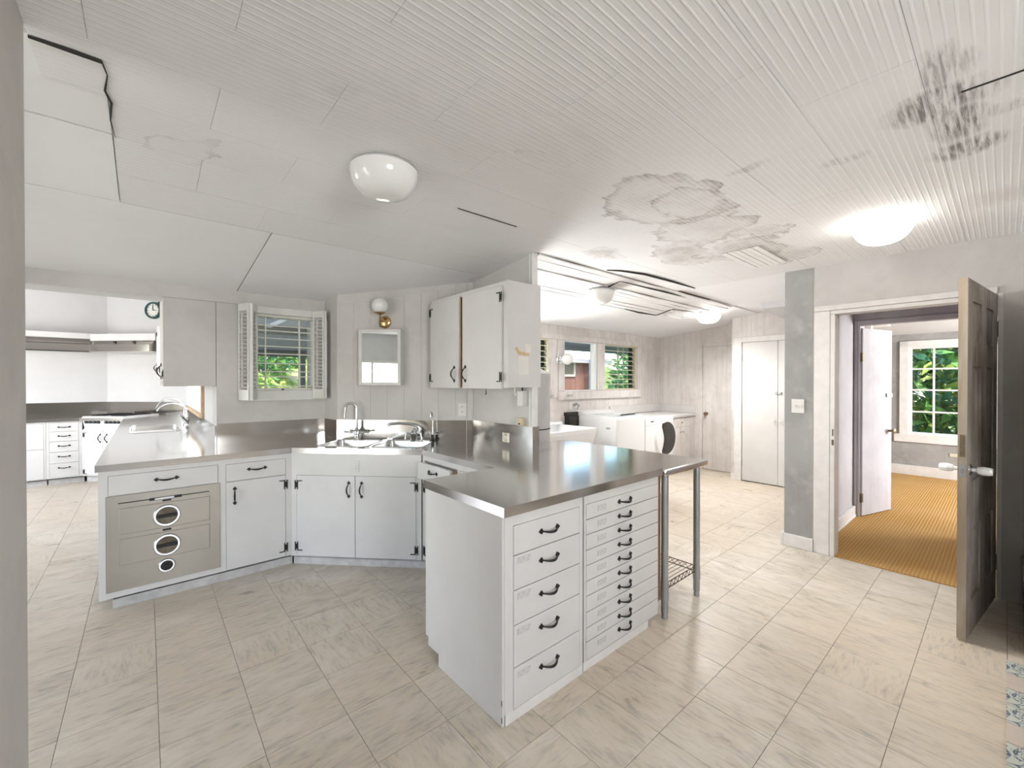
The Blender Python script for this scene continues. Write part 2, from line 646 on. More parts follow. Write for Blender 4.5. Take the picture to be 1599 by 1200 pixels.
BASE_POLY = [(-0.15, 3.66), (0.84, 3.66), (1.60, 2.88), (1.64, 1.92), (1.16, 1.90), (1.16, 1.37), (2.18, 1.37), (2.18, 3.02), (1.29, 3.86), (0.45, 4.2), (0.45, 9.2), (-1.7, 9.2), (-1.7, 8.5), (-0.68, 8.5), (-0.16, 8.0)]
fwd = Vector((math.cos(YAW), math.sin(YAW)))
rgt = Vector((math.sin(YAW), -math.cos(YAW)))
tiles = []
for i in range(-13, 21):
    for j in range(-12, 26):
        x = TX0 + (i + 0.5) * TILE
        y = TY0 + (j + 0.5) * TILE
        if x < -3.2 or x > 6.95 or y < -2.3 or y > 9.3 or (x > 4.30 and y < 1.20):
            continue
        if x > 0.50 and y > 4.2 or (y > 4.02 and x > 2.2):
            continue
        p = Vector((x, y))
        d = p.dot(fwd)
        u = p.dot(rgt)
        vis = d > 0.6 and abs(u) < d * 1.27 and d * 0.95 > CAM_H * 0.9 and not (x < -0.30 and y < 2.2) and not in_poly((x, y), BASE_POLY) and not (x > 4.2 and y < 1.2)
        tiles.append((0 if vis else 1, p.length, x, y))
tiles.sort()
n_front = [t for t in tiles if t[0] == 0][:285]
rest = tiles[len(n_front):]
tb = B()
hw = TILE / 2 - 0.0010
tb.add([(-hw, -hw, -0.004), (hw, -hw, -0.004), (hw, hw, -0.004), (-hw, hw, -0.004),
        (-hw, -hw, -0.0006), (hw, -hw, -0.0006), (hw, hw, -0.0006), (-hw, hw, -0.0006),
        (-hw + .0012, -hw + .0012, 0), (hw - .0012, -hw + .0012, 0), (hw - .0012, hw - .0012, 0), (-hw + .0012, hw - .0012, 0)],
       [(0, 1, 5, 4), (1, 2, 6, 5), (2, 3, 7, 6), (3, 0, 4, 7), (4, 5, 9, 8), (5, 6, 10, 9), (6, 7, 11, 10), (7, 4, 8, 11), (8, 9, 10, 11)])
tile_mesh = tb.mesh('floor_tile')
for q, (_, _, x, y) in enumerate(n_front):
    rot = Matrix.Rotation(random.gauss(0, 0.0011), 4, 'X') @ Matrix.Rotation(random.gauss(0, 0.0011), 4, 'Y')
    quarter = random.random() < (0.82 if x - y > 0.2 else 0.22)
    turn = RZ(PI / 2 * (random.choice((1, 3)) if quarter else random.choice((0, 2))))
    place('floor_tile', tile_mesh, floor_tile_mat, floor, T(x, y, random.uniform(-0.0003, 0.0002)) @ rot @ turn)
rb = B()
for (_, _, x, y) in rest:
    rb.add([(a + x, b + y, c) for a, b, c in tb.v], tb.f)
o = obj('floor_tile', rb, floor_tile_mat, floor)
o['kind'] = 'stuff'
struct(obj('floor_carpet', B().box(4.20, 5.66, -0.15, 1.06, -0.003, 0.008).box(5.66, 8.74, -1.6, 1.15, -0.003, 0.008).box(6.70, 8.74, 1.15, 1.87, -0.003, 0.008), sisal))

# decorative hearth strip at the right edge of the picture
strip = struct(thing('floor_border', 'blue and white patterned border tiles', 'tile', (2.6, -0.09, 0)))
del strip['label'], strip['category']
k = NT('blue_pattern_tile')
v = k.coord('Object', (17, 17, 17))
nn = k.noise(v, 1.0, 2, 0.5, 2.0)
k.col(k.ramp(nn, [(0.455, (0.52, 0.53, 0.47)), (0.48, (0.05, 0.08, 0.12)), (0.51, (0.10, 0.15, 0.20)), (0.535, (0.55, 0.55, 0.49))]))
k.set(0.3)
blue_tile = k.m
pink_tile = plain('pink_border_tile', (0.55, 0.47, 0.41), 0.3, var=0.05)
bt = B().box(-0.072, 0.072, -0.07, 0.07, 0, 0.006).mesh('border_tile')
bt2 = bt.copy()
for q in range(9):
    xx = 3.22 - q * 0.15
    place('border_tile', bt if q in (0, 2, 3, 5, 6, 8) else bt2, blue_tile if q in (0, 2, 3, 5, 6, 8) else pink_tile, strip, T(xx, -0.078, 0.0))

# --- ceiling
ceiling = struct(obj('ceiling', B().box(-3.3, 9.0, -2.4, 2.237, 2.372, 2.45).prism([(2.237, 2.372), (4.40, 2.134), (4.40, 2.22), (2.237, 2.45)], -3.3, 7.0, 'x'), ceil_smooth))
PW, PL = 0.2945, 0.607
pm = {}
for kk in range(-6, 8):
    y0 = 0.47 + kk * PW
    ph = 0.186 if kk % 2 == 0 else 0.49
    for i in range(-2, 8):
        x0 = ph + (i - 1) * PL
        x1 = x0 + PL
        lo = -0.24 if y0 < 1.7 else -0.09
        hi = 4.196 if y0 + PW < 2.30 else 2.15
        a, b = max(x0, lo), min(x1, hi)
        if b - a < 0.03 or y0 < -1.4:
            continue
        key = round(b - a, 3)
        if key not in pm:
            L2 = (b - a) / 2 - 0.0005
            pm[key] = B().box(-L2, L2, -PW / 2 + 0.0005, PW / 2 - 0.0005, 0, 0.013).mesh('ceiling_tile')
        ym = y0 + PW / 2
        M = T((a + b) / 2, ym, ceil_z(ym) + random.uniform(0, 0.0012))
        if ym > 2.237:
            M = M @ Matrix.Rotation(-math.atan(0.11), 4, 'X')
        place('ceiling_tile', pm[key], canec, ceiling, M)


def slope_board(name, x0, x1, y0, y1, mat, drop=0.0, thick=0.010, warp=0.0, parent=None):
    ym = (y0 + y1) / 2
    hy = (y1 - y0) / 2
    b = B()
    n = max(1, int((x1 - x0) / 0.35)) if warp else 1
    for side in (0, 1):
        pass
    vs, fs = [], []
    for i in range(n + 1):
        x = x0 + (x1 - x0) * i / n
        s_ = -warp * abs(math.sin(3.1 * x + y0 * 7)) if warp else 0
        e_ = -warp * 0.9 * abs(math.sin(2.3 * x + 1 + y1 * 5)) if warp else 0
        vs += [(x, -hy, s_), (x, hy, e_), (x, hy, e_ + thick), (x, -hy, s_ + thick)]
    for i in range(n):
        a, c = i * 4, (i + 1) * 4
        fs += [(a, a + 1, c + 1, c), (a + 1, a + 2, c + 2, c + 1), (a + 2, a + 3, c + 3, c + 2), (a + 3, a, c, c + 3)]
    fs += [(3, 2, 1, 0), (n * 4, n * 4 + 1, n * 4 + 2, n * 4 + 3)]
    b.add(vs, fs)
    M = T(0, ym, ceil_z(ym) - drop)
    if ym > 2.237:
        M = M @ Matrix.Rotation(-math.atan(0.11), 4, 'X')
    return obj(name, b, mat, parent or ceiling, M)


# smooth boards over the window side
slope_board('ceiling_board', -3.2, -0.094, 1.74, 2.233, ceil_smooth, -0.006)
slope_board('ceiling_board', -3.2, -0.094, 2.24, 2.83, ceil_smooth, -0.004)
slope_board('ceiling_board', -3.2, 0.565, 2.832, 4.14, ceil_smooth, -0.003)
slope_board('ceiling_board', 0.572, 2.145, 2.832, 4.14, ceil_smooth, -0.002)
obj('ceiling_crack', B().tube([(-0.238, 1.733, 2.350), (-0.15, 1.730, 2.351), (-0.094, 1.732, 2.351)], [0.004, 0.007, 0.006], 6).tube([(-0.094, 1.732, 2.352), (-0.085, 1.80, 2.352), (-0.096, 1.90, 2.352), (-0.084, 1.97, 2.352), (-0.092, 2.10, 2.352), (-0.084, 2.24, 2.351)], [0.0025, 0.0018, 0.003, 0.0038, 0.002, 0.001], 6), dark, ceiling)
obj('ceiling_crack', B().tube([(1.287, 1.943, 2.3545), (1.50, 1.9425, 2.354), (1.71, 1.943, 2.3545)], 0.0035, 6), dark, ceiling)
obj('ceiling_crack', B().tube([(2.009, 0.10, 2.3545), (2.012, -0.18, 2.3545)], 0.0035, 6), dark, ceiling)
# sagging piece of board near the doorway
for q in range(6):
    obj('ceiling_patch', B().box(3.21, 3.80, 1.125 + 0.041 * q, 1.161 + 0.041 * q, 2.347 - 0.0015 * (q % 2), 2.353), bead, ceiling, None)
# laundry: warped beadboards, smooth boards behind them, fresh patches
for q in range(9):
    y0 = 2.243 + q * 0.077
    slope_board('ceiling_bead_board', 2.20, 5.0 + 0.09 * (q % 3) + (0.55 if q < 4 else 0), y0, y0 + 0.067, bead, 0.004 + 0.004 * (q % 2), 0.012, 0.012 if q in (0, 3, 4, 8) else 0.003)
slope_board('ceiling_shade_backing', 2.20, 4.98, 2.243, 2.932, raw_wood, -0.013, 0.003)  # dark backing added so the gaps between beadboards look shaded
slope_board('ceiling_board', 2.20, 6.85, 2.936, 3.95, ceil_smooth, -0.004)
slope_board('ceiling_board', 5.62, 6.85, 2.243, 2.93, ceil_smooth, -0.004)
slope_board('ceiling_patch', 3.30, 4.55, 2.96, 3.24, ceil_bright, 0.006)
slope_board('ceiling_patch', 3.66, 4.35, 3.25, 3.56, ceil_bright, 0.004)
obj('ceiling_crack', B().tube([(3.24, 2.61, 2.300), (3.36, 2.52, 2.312), (3.30, 2.31, 2.338), (3.83, 2.30, 2.335), (4.70, 2.29, 2.342)], [0.004, 0.008, 0.009, 0.009, 0.004], 6), dark, ceiling)
obj('ceiling_crack', B().tube([(2.95, 2.20, 2.352), (3.05, 2.13, 2.350), (3.30, 2.06, 2.350), (3.72, 2.04, 2.350), (4.2, 2.05, 2.352)], [0.004, 0.007, 0.010, 0.011, 0.004], 6), dark, ceiling)
obj('ceiling_crack', B().tube([(4.30, 2.945, 2.270), (4.60, 2.95, 2.262), (4.97, 2.93, 2.266), (4.88, 2.66, 2.296), (5.45, 2.60, 2.305)], [0.004, 0.010, 0.009, 0.006, 0.003], 6), dark, ceiling)
struct(obj('ceiling_far_kitchen', B().box(-3.3, 0.7, 4.3, 9.6, 2.95, 3.05), wall_clean))

# --- walls
W = 4.196
struct(obj('wall_left', B().box(-0.36, -0.24, -2.4, 1.69, 0, 2.40), wall_paint))


def wall_x(name, x0, x1, y0, y1, z0, z1, mat, holes=()):
    """wall thin in x, running along y, with rectangular holes (ya, yb, za, zb)"""
    b = B()
    ys = sorted({y0, y1, *[h[0] for h in holes], *[h[1] for h in holes]})
    for a, c in zip(ys[:-1], ys[1:]):
        m = (a + c) / 2
        hz = [(h[2], h[3]) for h in holes if h[0] < m < h[1]]
        z = z0
        for h0, h1 in sorted(hz):
            if h0 > z:
                b.box(x0, x1, a, c, z, h0)
            z = h1
        if z < z1:
            b.box(x0, x1, a, c, z, z1)
    return struct(obj(name, b, mat))


def wall_y(name, y0, y1, x0, x1, z0, z1, mat, holes=()):
    b = B()
    xs = sorted({x0, x1, *[h[0] for h in holes], *[h[1] for h in holes]})
    for a, c in zip(xs[:-1], xs[1:]):
        m = (a + c) / 2
        hz = [(h[2], h[3]) for h in holes if h[0] < m < h[1]]
        z = z0
        for h0, h1 in sorted(hz):
            if h0 > z:
                b.box(a, c, y0, y1, z, h0)
            z = h1
        if z < z1:
            b.box(a, c, y0, y1, z, z1)
    return struct(obj(name, b, mat))


# right wall with the doorway
wall_x('wall_right', W, W + 0.11, -2.4, 1.25, 0, 2.42, wall_paint, [(0.035, 0.925, -1, 1.985)])
struct(obj('wall_right_bare_strip', B().box(W - 0.004, W + 0.001, 1.047, 1.25, 0.10, 2.354), wall_grey))
struct(obj('wall_hearth_blocker', B().box(3.32, W - 0.001, -0.30, -0.155, 0, 2.37), wall_paint))  # unseen wall, placed and cut short to shade the pocket behind the door
# rear and side walls of the big room, with unseen window openings placed for daylight
wall_y('wall_rear', -2.5, -2.38, -3.3, 9.0, 0, 2.42, wall_paint, [(-0.20, 0.95, 1.00, 2.10), (6.6, 8.0, 0.7, 2.0)])
wall_x('wall_far_left', -3.36, -3.24, -2.4, 9.5, 0, 3.0, wall_clean, [(0.20, 3.20, 0.53, 1.83), (5.50, 8.0, 0.7, 2.2)])
# window wall, return, diagonal sink wall, short partition
wall_y('wall_window', 4.13, 4.40, 0.43, 1.36, 0, 2.36, wall_paint, [(0.70, 1.18, 1.335, 1.99)])
struct(obj('wall_return', B().prism([(1.262, 4.14), (1.285, 3.86), (1.40, 3.76), (1.40, 4.14)], 0, 2.30), wall_paint))
struct(obj('wall_sink', B().prism([(1.285, 3.862), (2.15, 3.012), (2.24, 3.10), (1.375, 3.95)], 0, 2.36), wall_paint))
struct(obj('wall_partition', B().box(2.15, 2.192, 2.275, 3.04, 0, 2.40), wall_paint))
struct(obj('wall_partition_back', B().prism([(2.10, 3.04), (2.192, 3.04), (2.30, 3.95), (2.10, 3.98)], 0, 2.40), wall_paint))
obj_b = B()
sk = math.hypot(2.15 - 1.285, 3.012 - 3.862)
FS = fr(1.285, 3.862, 2.15 - 1.285, 3.012 - 3.862)
wall_sink_obj = bpy.data.objects['wall_sink']
for q in range(8):
    a = sk * q / 8
    obj('wall_board', B().box(a + 0.0005, a + sk / 8 - 0.0005, -0.006, 0.0, 1.075, 2.285 if q > 5 else 2.10 + 0.02 * q), wall_paint, wall_sink_obj, FS, 0.001, seg=1)
# header beam over the wide opening and the window
struct(obj('trim_1', B().box(-3.24, 1.262, 4.112, 4.132, 2.05, 2.16), wall_paint, bevel=0.003))
struct(obj('wall_header', B().box(-3.24, 0.43, 4.132, 4.40, 2.05, 3.0).box(0.43, 0.6, 4.3, 4.40, 2.3, 3.0), wall_clean))
# far kitchen
wall_x('wall_far_right', 0.43, 0.55, 4.40, 8.22, 0, 3.0, wall_clean, [(5.15, 7.35, 1.08, 2.05)])
struct(obj('wall_far_diagonal', B().prism([(0.43, 8.20), (0.60, 8.30), (-0.35, 9.25), (-0.45, 9.08)], 0, 3.0), wall_clean))
struct(obj('wall_far', B().box(-3.3, -0.40, 9.08, 9.20, 0, 3.0), wall_clean))
struct(obj('trim_2', B().box(0.405, 0.432, 5.06, 5.16, 1.06, 1.42).box(0.40, 0.55, 5.15, 7.35, 1.055, 1.085), pale_wood))
# laundry
wall_y('wall_laundry', 3.95, 4.07, 2.28, 6.95, 0, 2.30, wall_stain, [(2.50, 3.60, 1.10, 1.98), (3.75, 4.05, 1.28, 1.98), (4.33, 5.05, 1.28, 1.98), (5.23, 6.09, 1.28, 1.98)])  # first hole is an opening added to light the laundry
wall_x('wall_laundry_end', 6.83, 6.95, 2.5, 3.949, 0, 2.42, wall_stain)
wall_x('wall_closet', 6.43, 6.55, 1.16, 2.59, 0, 2.42, wall_stain, [(1.70, 2.45, -1, 1.965)])
struct(obj('wall_closet_side', B().box(6.551, 6.829, 2.49, 2.588, 0, 2.42), wall_stain))
struct(obj('wall_closet_inner', B().box(6.85, 6.95, 1.1, 2.5, 0, 2.42), wall_stain))
# passage and far room
struct(obj('wall_passage', B().box(W + 0.111, 5.619, 1.04, 1.16, 0, 2.42).box(5.71, 6.84, 1.16, 1.24, 0, 2.42), wall_lav))
wall_x('wall_passage_end', 5.62, 5.70, -0.4, 1.10, 0, 2.42, wall_lav, [(0.02, 1.005, -1, 1.99)])
struct(obj('wall_passage_right', B().box(W + 0.11, 5.66, -0.20, -0.10, 0, 2.42), wall_lav))
struct(obj('ceiling_passage', B().box(W + 0.11, 5.64, -0.2, 1.1, 2.14, 2.20), wall_lav))
wall_x('wall_far_room', 8.73, 8.85, -1.7, 2.0, 0, 2.42, wall_grey, [(0.15, 0.96, 0.617, 1.935)])
struct(obj('wall_far_room_left', B().box(6.96, 8.85, 1.86, 1.96, 0, 2.42), wall_grey))
wall_y('wall_far_room_right', -1.70, -1.60, 5.55, 8.85, 0, 2.42, wall_grey, [(6.55, 8.05, 0.7, 2.0)])  # unseen hole added to let fill light into the far room
struct(obj('ceiling_far_room', B().prism([(5.70, 2.30), (8.80, 2.12), (8.80, 2.30), (5.70, 2.40)], -1.7, 1.95, 'y'), wall_clean))

# baseboards and casings
struct(obj('baseboard_right', B().box(W - 0.022, W - 0.001, 1.037, 1.251, 0, 0.105).box(W - 0.022, W + 0.11, 1.252, 1.272, 0, 0.105), white_trim, bevel=0.004))
struct(obj('baseboard_passage', B().box(W + 0.11, 5.60, 1.015, 1.04, 0.008, 0.12).box(W + 0.11, 5.60, 1.008, 1.04, 0.008, 0.03), white_trim, bevel=0.004))
struct(obj('baseboard_far_room', B().box(8.70, 8.73, -1.6, 1.86, 0.008, 0.15), white_trim, bevel=0.004))
cas = B()
cas.box(W - 0.012, W + 0.0, 0.928, 1.035, 0, 1.984)
cas.box(W - 0.010, W + 0.125, 0.895, 0.927, 0, 1.954)
cas.box(W - 0.012, W, 0.037, 1.035, 1.987, 2.03)
cas.box(W - 0.010, W + 0.125, 0.037, 0.927, 1.955, 1.984)
cas.box(W - 0.010, W + 0.125, 0.012, 0.036, 0, 1.985)
struct(obj('trim_3', cas, white_trim, bevel=0.003))
tr = struct(obj('trim_4', B().box(5.60, 5.618, 1.007, 1.035, 0, 2.04).box(5.60, 5.618, -0.04, 1.006, 1.992, 2.04).box(5.601, 5.72, 0.985, 1.004, 0, 1.988), wall_lav, bevel=0.003))
struct(obj('trim_5', B().box(6.412, 6.43, 2.452, 2.55, 0.091, 2.04).box(6.412, 6.43, 1.65, 2.451, 1.967, 2.04).box(6.40, 6.43, 2.452, 2.59, 0, 0.09), white_trim, bevel=0.003))
struct(obj('trim_6', B().box(6.808, 6.83, 3.198, 3.27, 0, 2.03).box(6.808, 6.83, 2.60, 3.197, 1.972, 2.03), wall_stain, bevel=0.003))
struct(obj('trim_7', B().box(2.142, 2.200, 2.262, 2.277, 1.08, 2.39).box(2.142, 2.152, 2.27, 2.30, 1.08, 2.39), white_trim, bevel=0.002))
lt = B()
lt.box(4.21, 4.33, 3.925, 3.95, 1.28, 1.978).box(5.05, 5.23, 3.932, 3.95, 1.28, 1.978).box(6.09, 6.16, 3.925, 3.95, 1.28, 1.978)
lt.box(3.6, 6.16, 3.925, 3.95, 1.98, 2.05).box(4.20, 6.16, 3.90, 3.95, 1.165, 1.278).box(4.08, 4.20, 3.930, 3.95, 1.20, 1.72)
struct(obj('trim_8', lt, wall_stain, bevel=0.003))

# ------------------------------------------------------------------ windows
def grille_window(name, M, w, z0, z1, depth, verts, hors, fmat, bar, t=0.012, glass_mat=glass, casing=0.03):
    win = struct(thing(name, '', '', M @ Vector((w / 2, 0, z0))))
    del win['label'], win['category']
    f = B()
    c = casing
    f.box(0, c, 0, depth, z0, z1).box(w - c, w, 0, depth, z0, z1).box(c, w - c, 0, depth, z0, z0 + c).box(c, w - c, 0, depth, z1 - c, z1)
    obj('window_frame', f, fmat, win, M, 0.002)
    if glass_mat is not None:
        obj('window_pane', B().box(c, w - c, depth * 0.5, depth * 0.5 + 0.004, z0 + c, z1 - c), glass_mat, win, M)
    for x in verts:
        obj('glazing_bar', B().box(x - t / 2, x + t / 2, depth * 0.35, depth * 0.5 + 0.018, z0 + c, z1 - c), bar, win, M)
    for z in hors:
        obj('glazing_bar', B().box(c, w - c, depth * 0.30, depth * 0.5 + 0.014, z - t / 2, z + t / 2), bar, win, M)
    return win


win1 = grille_window('window_1', fr(0.70, 4.13, 1, 0), 0.48, 1.335, 1.99, 0.10, [0.085, 0.355], [1.372, 1.455, 1.50, 1.57, 1.655, 1.72, 1.79, 1.855, 1.90], grille, grille, 0.008, glass, 0.022)
obj('window_casing', B().box(-0.10, 0.0, -0.03, 0, 1.25, 2.05).box(0.48, 0.555, -0.03, 0, 1.25, 2.05).box(-0.10, 0.555, -0.035, 0, 1.25, 1.335).box(-0.10, 0.555, -0.03, 0, 1.99, 2.05), louver_white, win1, fr(0.70, 4.13, 1, 0), 0.003)
obj('latch', B().box(0.20, 0.215, -0.012, 0.02, 1.338, 1.350), iron, win1, fr(0.70, 4.13, 1, 0))

FL_ = fr(4.33, 3.95, 1, 0)
grille_window('window_2', FL_, 0.72, 1.28, 1.98, 0.09, [], [], ceil_bright, ceil_bright, 0.01, glass, 0.012)


def jalousie(name, M, w, z0, z1, n, bars):
    win = struct(thing(name, '', '', M @ Vector((w / 2, 0, z0))))
    del win['label'], win['category']
    obj('window_frame', B().box(0, 0.025, 0, 0.09, z0, z1).box(w - 0.025, w, 0, 0.09, z0, z1).box(0.025, w - 0.025, 0, 0.09, z0, z0 + 0.02).box(0.025, w - 0.025, 0, 0.09, z1 - 0.02, z1), cream, win, M, 0.002)
    p = (z1 - z0 - 0.04) / n
    lm = B().box(0.026, w - 0.026, -0.003, 0.003, -p * 0.54, p * 0.54).mesh('louver')
    for q in range(n):
        place('louver', lm, louver_glass, win, M @ T(0, 0.05, z0 + 0.02 + p * (q + 0.5)) @ Matrix.Rotation(math.radians(-38), 4, 'X'))
        obj('louver_clip', B().box(0.026, w - 0.026, 0.028, 0.036, -0.005, 0.005), cream, win, M @ T(0, -0.008, z0 + 0.02 + p * q))
    for x in bars:
        obj('window_bar', B().box(x - 0.014, x + 0.014, 0.078, 0.092, z0 + 0.02, z1 - 0.02), cream, win, M)
    obj('louver_track', B().box(w - 0.12, w - 0.03, 0.062, 0.074, z0 + 0.02, z1 - 0.02), iron, win, M)
    return win


jalousie('window_3', fr(5.23, 3.95, 1, 0), 0.86, 1.28, 1.98, 9, [0.47, 0.62])
jalousie('window_4', fr(3.75, 3.95, 1, 0), 0.30, 1.28, 1.98, 9, [0.15])
FB = fr(8.73, 0.96, 0, -1)
win5 = grille_window('window_5', FB, 0.81, 0.617, 1.935, 0.09, [0.27, 0.54], [0.96, 1.285, 1.60], white_trim, white_trim, 0.022, glass, 0.035)
obj('window_casing', B().box(-0.10, 0.0, -0.02, 0, 0.5, 2.02).box(-0.16, 0.95, -0.025, 0, 0.50, 0.617).box(0.81, 0.91, -0.02, 0, 0.5, 2.02).box(-0.10, 0.91, -0.02, 0, 1.935, 2.02), white_trim, win5, FB, 0.003)
# unseen windows added for daylight, beside the mirrored one and the far sink one
for nm, M, w, z0, z1 in (('window_6', fr(-3.24, 0.20, 0, 1), 3.0, 0.53, 1.83), ('added_window_7', fr(0.95, -2.38, -1, 0), 1.15, 1.00, 2.10), ('added_window_8', fr(-3.24, 5.50, 0, 1), 2.5, 0.70, 2.20), ('window_9', fr(0.43, 7.35, 0, -1), 2.2, 1.08, 2.05), ('added_window_10', fr(2.50, 3.95, 1, 0), 1.1, 1.10, 1.98)):
    grille_window(nm, M, w, z0, z1, 0.10, [w * 0.25, w * 0.5, w * 0.75], [], white_trim, white_trim, 0.05, None, 0.05)

# folding shutters
def shutter_leaf(sh, M, w, z0, z1):
    t = 0.011
    obj('shutter_frame', B().box(0, 0.016, -t, t, z0, z1).box(w - 0.016, w, -t, t, z0, z1).box(0.016, w - 0.016, -t, t, z0, z0 + 0.085).box(0.016, w - 0.016, -t, t, z1 - 0.06, z1), louver_white, sh, M, 0.0015, seg=1)
    n = 20
    p = (z1 - z0 - 0.145) / n
    m = B().box(0.016, w - 0.016, -0.0022, 0.0022, -0.016, 0.016).mesh('shutter_slat')
    for q in range(n):
        place('shutter_slat', m, louver_white, sh, M @ T(0, 0, z0 + 0.085 + p * (q + 0.5)) @ Matrix.Rotation(math.radians(62), 4, 'X'))
    obj('tilt_rod', B().box(w / 2 - 0.004, w / 2 + 0.004, -0.022, -0.015, z0 + 0.10, z1 - 0.08), louver_white, sh, M)


sl = thing('window_shutter', 'white louvered shutter folded open at left of the small grilled window', 'shutter', (0.64, 4.06, 1.26), 'folding shutters of the small window')
shutter_leaf(sl, fr(0.645, 3.965, 0.055, 0.12), 0.128, 1.262, 2.045)
shutter_leaf(sl, fr(0.58, 4.085, 0.055, -0.12), 0.128, 1.262, 2.045)
sr = thing('window_shutter', 'white louvered shutter folded open at right of the small grilled window', 'shutter', (1.2, 4.06, 1.26), 'folding shutters of the small window')
shutter_leaf(sr, fr(1.150, 4.085, 0.062, -0.10), 0.120, 1.262, 2.045)
shutter_leaf(sr, fr(1.222, 3.985, 0.014, 0.10), 0.105, 1.262, 2.045)

# ------------------------------------------------------------------ hardware meshes
hb = B()
pts = []
for q in range(13):
    t = q / 12
    pts.append((-0.045 + 0.09 * t, -0.006 - 0.024 * math.sin(PI * t) ** 0.8, -0.004 * math.sin(PI * t)))
hb.tube(pts, [0.0032 + 0.0028 * math.sin(PI * q / 12) for q in range(13)], 8)
for s in (-1, 1):
    hb.prism([(s * 0.040, 0.0), (s * 0.048, -0.013 * s), (s * 0.056, -0.009 * s), (s * 0.066, 0), (s * 0.056, 0.009 * s), (s * 0.048, 0.013 * s)], -0.005, 0.0, 'y')
HANDLE = hb.mesh('pull_handle', True)
HANDLE.materials.append(iron)
gb = B()
gb.box(-0.013, -0.006, -0.004, 0, -0.034, 0.034).box(0.006, 0.013, -0.004, 0, -0.034, 0.034).box(-0.006, 0.006, -0.005, 0, -0.018, 0.018).tube([(0, -0.004, -0.020), (0, -0.004, 0.020)], 0.005, 8).box(0.013, 0.046, -0.004, 0, 0.027, 0.034)
HINGE = gb.mesh('strap_hinge')
HINGE.materials.append(iron)
CARD = {}
k = NT('drawer_label_card')
v = k.coord('Object', (160, 1, 60))
f = k.noise(v, 1.0, 3, 0.7)
k.col(k.ramp(f, [(0.40, (0.46, 0.455, 0.445)), (0.60, (0.64, 0.63, 0.62))]))
k.set(0.6)
card_mat = k.m
CARDM = B().box(-0.036, 0.036, -0.0015, 0, -0.013, 0.013).mesh('label_card')
CARDM.materials.append(card_mat)


def cabinet(root, M, w, z0, z1, depth, fronts, toe=None, end_open=False, body_mat=white, hs=1.0):
    """fronts: dicts kind door/drawer/open, x0,x1,z0,z1, handle=(x,z,'h'|'v'), hinge='l'|'r', card=(x,z), pull"""
    xs = sorted({0, w, *[f['x0'] for f in fronts], *[f['x1'] for f in fronts]})
    zs = sorted({z0, z1, *[f['z0'] for f in fronts], *[f['z1'] for f in fronts]})
    body = B().box(0.0, w, 0.020, depth, z0, z1)
    fb = B()
    for a, c in zip(xs[:-1], xs[1:]):
        run = None
        for e, g in list(zip(zs[:-1], zs[1:])) + [(None, None)]:
            free = e is not None and not any(f['x0'] < (a + c) / 2 < f['x1'] and f['z0'] < (e + g) / 2 < f['z1'] for f in fronts)
            if free:
                run = (run[0], g) if run else (e, g)
            elif run:
                fb.box(a, c, 0, 0.020, run[0], run[1])
                run = None
    obj('cabinet_body', body, body_mat, root, M)
    obj('face_frame', fb, body_mat, root, M)
    if toe:
        obj('toe_kick', B().box(toe[0], toe[1], toe[2], toe[2] + 0.02, 0, z0).box(toe[0], toe[1], toe[2], min(depth, 0.3), z0 - 0.02, z0), kick, root, M)
    for f in fronts:
        if f['k'] == 'open':
            continue
        g = 0.0020
        out = f.get('out', 0.0)
        Mf = M @ T(0, -out, 0)
        p = obj(f['k'], B().box(f['x0'] + g, f['x1'] - g, -0.002, 0.017, f['z0'] + g, f['z1'] - g), body_mat, root, Mf, 0.0015, seg=1)
        if out:
            d = B()
            x0, x1 = f['x0'] + 0.02, f['x1'] - 0.02
            zb, zt = f['z0'] + 0.012, f['z1'] - 0.015
            d.box(x0, x0 + 0.012, 0.017, 0.3, zb, zt).box(x1 - 0.012, x1, 0.017, 0.3, zb, zt).box(x0, x1, 0.017, 0.3, zb, zb + 0.008)
            obj('drawer_box', d, pale_wood, p, Mf)
        for hd in f.get('handles', ()):
            x, z, o_ = hd
            Mh = Mf @ T(x, -0.002, z)
            if o_ == 'v':
                Mh = Mh @ Matrix.Rotation(PI / 2, 4, 'Y')
            place('pull_handle', HANDLE, None, p, Mh @ S(hs, 1, hs))
        if 'hinge' in f:
            for z in f['hz']:
                x = f['x0'] if f['hinge'] == 'l' else f['x1']
                top = z > (f['z0'] + f['z1']) / 2
                place('strap_hinge', HINGE, None, p, Mf @ T(x, -0.002, z) @ S(1 if f['hinge'] == 'l' else -1, 1, 1 if top else -1))
        if 'card' in f:
            place('label_card', CARDM, None, p, Mf @ T(f['card'][0], -0.002, f['card'][1]) @ S(f.get('cs', 1.0), 1, 1))


ZT = 0.905
ZB = ZT - 0.041
# island, wide drawers
FI = fr(1.106, 1.33, 1, 0)
isl = thing('drawer_cabinet', 'white island cabinet with five deep drawers on its front', 'cabinet', (1.34, 1.64, 0))
zl = [0.816, 0.689, 0.543, 0.397, 0.2205, 0.046]
fl = []
for q in range(5):
    d = dict(k='drawer', x0=0.046, x1=0.465, z0=zl[q + 1], z1=zl[q], handles=[(0.257, zl[q] - 0.060, 'h')])
    if q:
        d['card'] = (0.105, zl[q] - 0.022 - 0.004 * q)
    fl.append(d)
cabinet(isl, FI, 0.489, 0.046, ZB, 0.62, fl)
obj('base_plinth', B().box(0.004, 0.489, 0.0, 0.50, 0.0, 0.046), white_trim, isl, FI)
obj('side_panel', B().prism([(1.332, 0.002), (1.332, ZB), (1.955, ZB), (1.955, 0.105), (1.83, 0.105), (1.83, 0.0)][::-1], 1.094, 1.1065, 'x'), white, isl, None, 0.0015)
